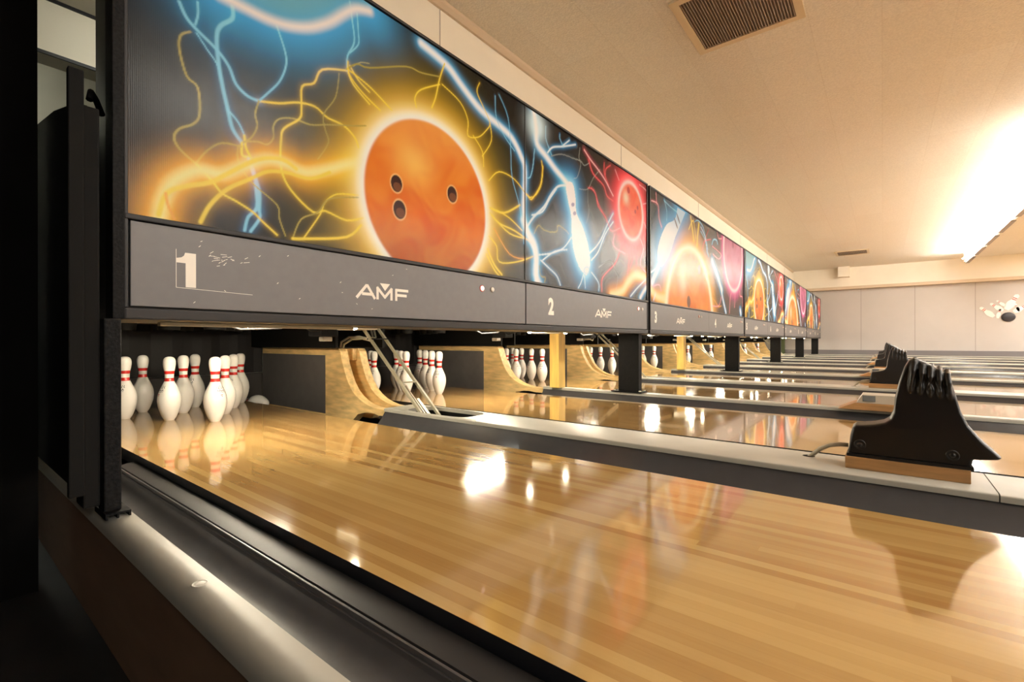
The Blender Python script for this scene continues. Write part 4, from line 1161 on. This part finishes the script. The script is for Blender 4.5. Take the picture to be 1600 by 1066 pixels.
# ------------------------------------------------------------------ camera housings on the caps
def fins():
    def build():
        t = thing('camera_housing', 'x', 'camera housing', (0, 0, 0), 'finned housings on the caps')
        b = bm_(); bbox_(b, -.060, .060, -.205, .10, CAP_Z + .0005, .083, .002); mk('wooden_base', b, 'woodblock', t)
        b = bm_(); bbox_(b, -.059, .059, -.212, .096, .0835, .094, .002); mk('flange', b, 'fin', t)
        prof = [(.092, .0945), (.087, .150), (.081, .178), (.072, .187), (.050, .190), (.022, .195), (-.004, .203), (-.020, .217), (-.028, .240), (-.032, .285), (-.042, .335),
                (-.056, .385), (-.066, .406), (-.078, .414), (-.090, .409), (-.120, .392), (-.150, .370), (-.165, .345), (-.176, .300), (-.186, .255), (-.202, .215), (-.232, .172), (-.262, .140), (-.272, .128), (-.266, .122), (-.235, .118), (-.212, .116), (-.208, .0945)]
        b = bm_()
        nx = 14
        rows = []
        cy, cz = -.07, .2
        for i in range(nx + 1):
            s = -1 + 2 * i / nx
            ins = 1 - abs(s) ** 6 * .10 if abs(s) < .999 else .88
            row = []
            for y, z in prof:
                hw = .055 - .023 * min(max((z - .19) / .22, 0), 1)
                yy = y
                k = ins if z > .10 else 1
                row.append(b.verts.new((math.sin(s * PI / 2) * hw, cy + (yy - cy) * k, max(.0945, .10 + (z - .10) * k) if z > .10 else .0945)))
            rows.append(row)
        n = len(prof)
        for A, B in zip(rows, rows[1:]):
            for j in range(n): b.faces.new((A[j], A[(j + 1) % n], B[(j + 1) % n], B[j]))
        b.faces.new(rows[0]); b.faces.new(rows[-1][::-1])
        # raised knuckle ribs over the sloping top
        for q in range(5):
            f = q / 4
            y, z = -.079 - .076 * f, .408 - .036 * f
            hw = .055 - .023 * min(max((z - .19) / .22, 0), 1)
            L = .13 - .02 * f
            pts, rad = [], []
            for s in (-1, 1):
                seg = []
                for d, ou in ((L, -.008), (L * .6, .0035), (.035, .0065), (.008, .000)):
                    zz = z - d; h2 = .055 - .023 * min(max((zz - .19) / .22, 0), 1)
                    seg.append((s * (h2 + ou - .004), y + .05 * (d / L) * (.6 - f) * .5, zz))
                if s > 0: seg = seg[::-1]
                pts += seg + ([(0, y - .003, z + .001)] if s < 0 else [])
            rad = [.003, .0065, .0080, .0082, .0085, .0082, .0080, .0065, .003]
            tb = bmesh.new(); tube(tb, pts, rad, 10); merge(b, tb)
        o = mk('shell', b, 'fin', t, smooth=True)
        md = o.modifiers.new('blend', 'REMESH'); md.mode = 'VOXEL'; md.voxel_size = .0025; md.use_smooth_shade = True
        sm = o.modifiers.new('soften', 'SMOOTH'); sm.factor = .6; sm.iterations = 3
        for y, z in ((-.165, .122), (.06, .125)):
            bb = bm_(); lathe(bb, [(.0165, 0), (.0165, .002), (.012, .0025), (.011, .001), (.007, .001), (.006, .003), (0, .003)], 20)
            bmesh.ops.rotate(bb, verts=bb.verts[:], matrix=Matrix.Rotation(-PI / 2, 3, 'Y')); mk('screw', bb, 'fin', t, loc=(-.0545, y, z))
        return t
    first = build()
    for p in range(5):
        loc = (lane_x(2 * p) + P_IN / 2, 0, 0)
        lab = ['large black finned camera housing in front, on the cap between lanes 1 and 2'] + ['black finned camera housing on the cap between lanes %d and %d' % (2 * q + 1, 2 * q + 2) for q in range(1, 5)]
        if p == 0: first.location = loc; first['label'] = lab[0]
        else: dup(first, loc, lab[p])
    for p in range(5):
        x = lane_x(2 * p) + P_IN / 2
        b = bm_(); tube(b, [(x + .055, .215, CAP_Z - .004), (x + .052, .205, CAP_Z + .006), (x + .045, .18, .075), (x + .036, .15, .095), (x + .03, .12, .103), (x + .03, .095, .104)], .0075, 8)
        o = mk('cable', b, 'hose'); tag(o, 'grey cable from the cap into the camera housing between lanes %d and %d' % (2 * p + 1, 2 * p + 2), 'cable', 'cables of the camera housings')
        b = bm_(); lathe(b, [(0, CAP_Z + .0008), (.018, CAP_Z + .0008), (.02, CAP_Z + .0002)], 20)
        o = mk('grommet', b, 'black', loc=(x + .055, .216, 0)); tag(o, 'black cable hole in the cap between lanes %d and %d' % (2 * p + 1, 2 * p + 2), 'cable hole', 'cable holes in the caps')
    # wooden wedges with a grey windowed box on the other caps
    def wedge():
        t = thing('sensor_box', 'x', 'sensor box', (0, 0, 0), 'sensor boxes on wooden wedges')
        b = bm_(); prism(b, [(.22, CAP_Z + .0005), (-.12, CAP_Z + .0005), (-.12, .085), (.135, .085)], 'x', -.10, .10); mk('wedge', b, 'woodblock', t)
        b = bm_(); prism(b, [(.128, .0855), (-.12, .0855), (-.12, .136), (.10, .136)], 'x', -.085, .085); mk('case', b, 'offwhite', t)
        b = bm_(); bbox_(b, -.090, -.0855, .035, .098, .096, .132, .003); mk('window', b, 'glassgrey', t)
        return t
    first = wedge()
    for p in range(4):
        k = 2 * p + 1
        loc = (lane_x(k) + P_OUT / 2, 0, 0)
        lab = 'small grey windowed box on a wooden wedge between lanes %d and %d' % (k + 1, k + 2)
        if p == 0: first.location = loc; first['label'] = lab
        else: dup(first, loc, lab)
fins()

# ------------------------------------------------------------------ ceiling vents, far wall decal, green board
def ceiling_things():
    def vent(x0, y0, s, lab):
        t = thing('ceiling_vent', lab, 'ceiling vent', (x0, y0, CEIL_Z), 'ceiling vents')
        b = bm_()
        for a in ((-.05, s + .05, -.05, 0), (-.05, s + .05, s, s + .05), (-.05, 0, 0, s), (s, s + .05, 0, s)): box(b, a[0], a[1], a[2], a[3], -.014, -.0005)
        mk('frame', b, 'ventframe', t)
        b = bm_(); box(b, 0, s, 0, s, -.003, -.001); mk('backing', b, 'ventdark', t)
        n = 34
        b = bm_()
        for i in range(n):
            y = (i + .5) * s / n; prism(b, [(y - .004, -.012), (y + .003, -.004), (y + .005, -.005), (y - .002, -.0135)], 'x', 0.001, s - .001)
        mk('grille', b, 'slat', t)
    vent(2.56, .46, .60, 'large slatted ceiling vent cut by the top edge of the photo')
    vent(13.85, .31, .60, 'small distant slatted ceiling vent near the far wall')
    # fluorescent strips along the ceiling
    def fixture():
        t = thing('ceiling_strip_light', 'x', 'strip light', (0, 0, 0), 'fluorescent strip lights under the ceiling')
        Lh = .625
        prof = [(-.035, .15), (-.06, .14), (-.105, .10), (-.12, .05), (-.105, .01), (-.07, -.015), (-.04, -.012), (-.04, -.009), (-.068, -.010), (-.10, .014), (-.114, .05), (-.10, .096), (-.057, .134), (-.036, .144)]
        b = bm_(); prism(b, prof, 'x', -Lh, Lh); mk('reflector', b, 'fixture', t, angle=40)
        b = bm_(); box(b, -Lh + .08, Lh - .08, -.105, -.035, -.026, -.0155); mk('lip', b, 'lip', t)
        for s in (-1, 1):
            b = bm_(); prism(b, [(-.05, .15), (-.06, .14), (-.105, .10), (-.12, .05), (-.105, .01), (-.07, -.015), (-.055, -.012), (-.075, .05)], 'x', s * Lh - .004 + s * .004, s * Lh + .004 + s * .004); mk('end_plate', b, 'fixture', t)
        for y, z in ((-.045, .045), (.0, .10)):
            b = bm_(); tube(b, [(-.60, y, z), (.60, y, z)], .016, 10); mk('tube', b, 'tube', t)
        for s in (-1, 1):
            b = bm_(); bbox_(b, s * .45 - .02, s * .45 + .02, -.04, .0, .151, CEIL_Z - 2.43 - .001, .003); mk('bracket', b, 'fixture', t)
        return t
    first = fixture()
    for i, w in ((0, 'first'), (1, 'second'), (2, 'third'), (3, 'fourth'), (4, 'fifth'), (5, 'sixth'), (6, 'seventh'), (10, 'last and lone')):
        loc = (15.25 - 1.41 * i, -1.60, 2.43)
        lab = '%s white fluorescent strip light counted from the far wall' % w
        if i == 0: first.location = loc; first['label'] = lab
        else: dup(first, loc, lab)
    # warm fill lights added over the approach, unseen behind the camera
    for y, row in ((-5.0, 'nearer'), (-9.0, 'farther')):
        for x, w in ((-1.5, 'leftmost'), (2.0, 'second'), (5.5, 'third'), (9.0, 'fourth'), (12.5, 'fifth'), (15.5, 'last')):
            t = thing('approach_fill_light', 'added warm square fill light over the approach, %s of the %s row' % (w, row), 'ceiling light', (x, y, CEIL_Z), 'added approach fill lights')
            b = bm_()
            for a in ((-.62, .62, -.62, -.58), (-.62, .62, .58, .62), (-.62, -.58, -.58, .58), (.58, .62, -.58, .58)): box(b, a[0], a[1], a[2], a[3], -.04, -.0005)
            mk('frame', b, 'fixture', t)
            b = bm_(); box(b, -.58, .58, -.58, .58, -.03, -.012); mk('diffuser', b, 'warm', t)
    # tubes added out of sight to light the machine room
    for lx, ly, lz, lw in ((.75, 3.4, 2.50, 'above the first pinsetter'), (-1.0, 4.75, 2.56, 'behind the pale beam')):
      t = thing('machine_room_fill_light', 'added pale fill tube in the machine room ' + lw, 'strip light', (lx, ly, lz), 'added machine room fill lights')
      b = bm_(); tube(b, [(-.6, 0, 0), (.6, 0, 0)], .016, 10); mk('tube', b, 'backfill', t)
      b = bm_(); bbox_(b, -.64, .64, -.06, .06, .02, .06, .005); box(b, -.02, .02, -.02, .02, .06, CEIL_Z + .12 - lz); mk('batten', b, 'fixture', t)
ceiling_things()

def decal():
    t = thing('wall_decal', 'flat cutout of a dark ball striking white pins, on the far wall', 'wall decal', (WALL_X, 0, 0))
    def P(u, v):  # a point of the wall, measured from its own corner
        r = (u - 800) / 736.28
        c, s = math.cos(math.radians(YAW)), math.sin(math.radians(YAW))
        dx, dy, dz = c + s * r, s - c * r, -(v - 533) / 736.28
        k = (WALL_X - CAM[0]) / dx
        return (k * dy, CAM[2] + k * dz)
    W = [(0, .55), (.12, .75), (.30, 1.0), (.45, .92), (.58, .6), (.66, .40), (.74, .42), (.84, .56), (.93, .52), (1.0, .0)]
    Wb = [(0, -.0)] + W
    for top, base, wd in (((1531, 481.5), (1553, 496.5), .16), ((1547, 475.5), (1567, 487), .17), ((1557, 471), (1571, 480), .15), ((1591, 461.5), (1572, 485.5), .18), ((1606, 477), (1584, 489.5), .19), ((1587, 476), (1592, 488), .13), ((1563, 484), (1558.5, 499), .15)):
        (y0, z0), (y1, z1) = P(*base), P(*top)
        d = math.hypot(y1 - y0, z1 - z0); uy, uz = (y1 - y0) / d, (z1 - z0) / d
        b = bm_()
        ring = [(f, w * wd * d * 1.1) for f, w in W]
        N = len(ring)
        for mi, lo, hi in ((0, 0, 1),):
            left = [(y0 + uy * f * d - uz * w, z0 + uz * f * d + uy * w) for f, w in ring]
            right = [(y0 + uy * f * d + uz * w, z0 + uz * f * d - uy * w) for f, w in ring[:-1]]
            A = [b.verts.new((-.008, y, z)) for y, z in left + right[::-1]]
            B = [b.verts.new((-.0005, y, z)) for y, z in left + right[::-1]]
            b.faces.new(A); b.faces.new(B[::-1])
            for i in range(len(A)): b.faces.new((A[i], A[(i + 1) % len(A)], B[(i + 1) % len(A)], B[i]))
        for f in (.66, .75):
            w = .46 * wd * d * 1.1; h = .022 * d
            q = [(f * d - h, -w), (f * d - h, w), (f * d + h, w), (f * d + h, -w)]
            b.faces.new([b.verts.new((-.0085, y0 + uy * a - uz * c, z0 + uz * a + uy * c)) for a, c in q]).material_index = 1
        mk('pin_cutout', b, ['pin', 'red'], t)
    y, z = P(1575.5, 497); y2, _ = P(1587, 497); r = abs(y2 - y) * 1.0
    b = bm_(); lathe(b, [(0, .014), (r * .6, .0135), (r * .9, .012), (r, .009), (r, .0)], 32)
    bmesh.ops.rotate(b, verts=b.verts[:], matrix=Matrix.Rotation(-PI / 2, 3, 'Y'))
    for v in b.verts: v.co.z *= .92
    mk('ball_cutout', b, 'ball', t, loc=(-.009, y, z))
decal()

b = bm_(); bbox_(b, WALL_X - .14, WALL_X - .11, 2.52, 2.80, -.05, .55, .004)
tag(mk('screen_board', b, 'green'), 'dark green board upright by the far wall under the last units', 'board')

# ------------------------------------------------------------------ camera, world, colour
cd = bpy.data.cameras.new('camera'); cam = bpy.data.objects.new('camera', cd); COL.objects.link(cam)
cd.sensor_width = 36.0; cd.sensor_fit = 'HORIZONTAL'; cd.lens = 736.28 / 1600 * 36.0
cd.clip_start = .02; cd.clip_end = 100
cam.matrix_world = Matrix.Translation(CAM) @ Matrix.Rotation(math.radians(YAW - 90), 4, 'Z') @ Matrix.Rotation(PI / 2, 4, 'X') @ Matrix.Rotation(math.radians(-.11), 4, 'Z')
SC.camera = cam
w = bpy.data.worlds.new('world'); SC.world = w; w.use_nodes = True
w.node_tree.nodes['Background'].inputs[0].default_value = (0, 0, 0, 1)
SC.view_settings.view_transform = 'Standard'; SC.view_settings.look = 'None'
SC.view_settings.exposure = 0.0; SC.view_settings.gamma = 1.0
SC.view_settings.use_curve_mapping = False
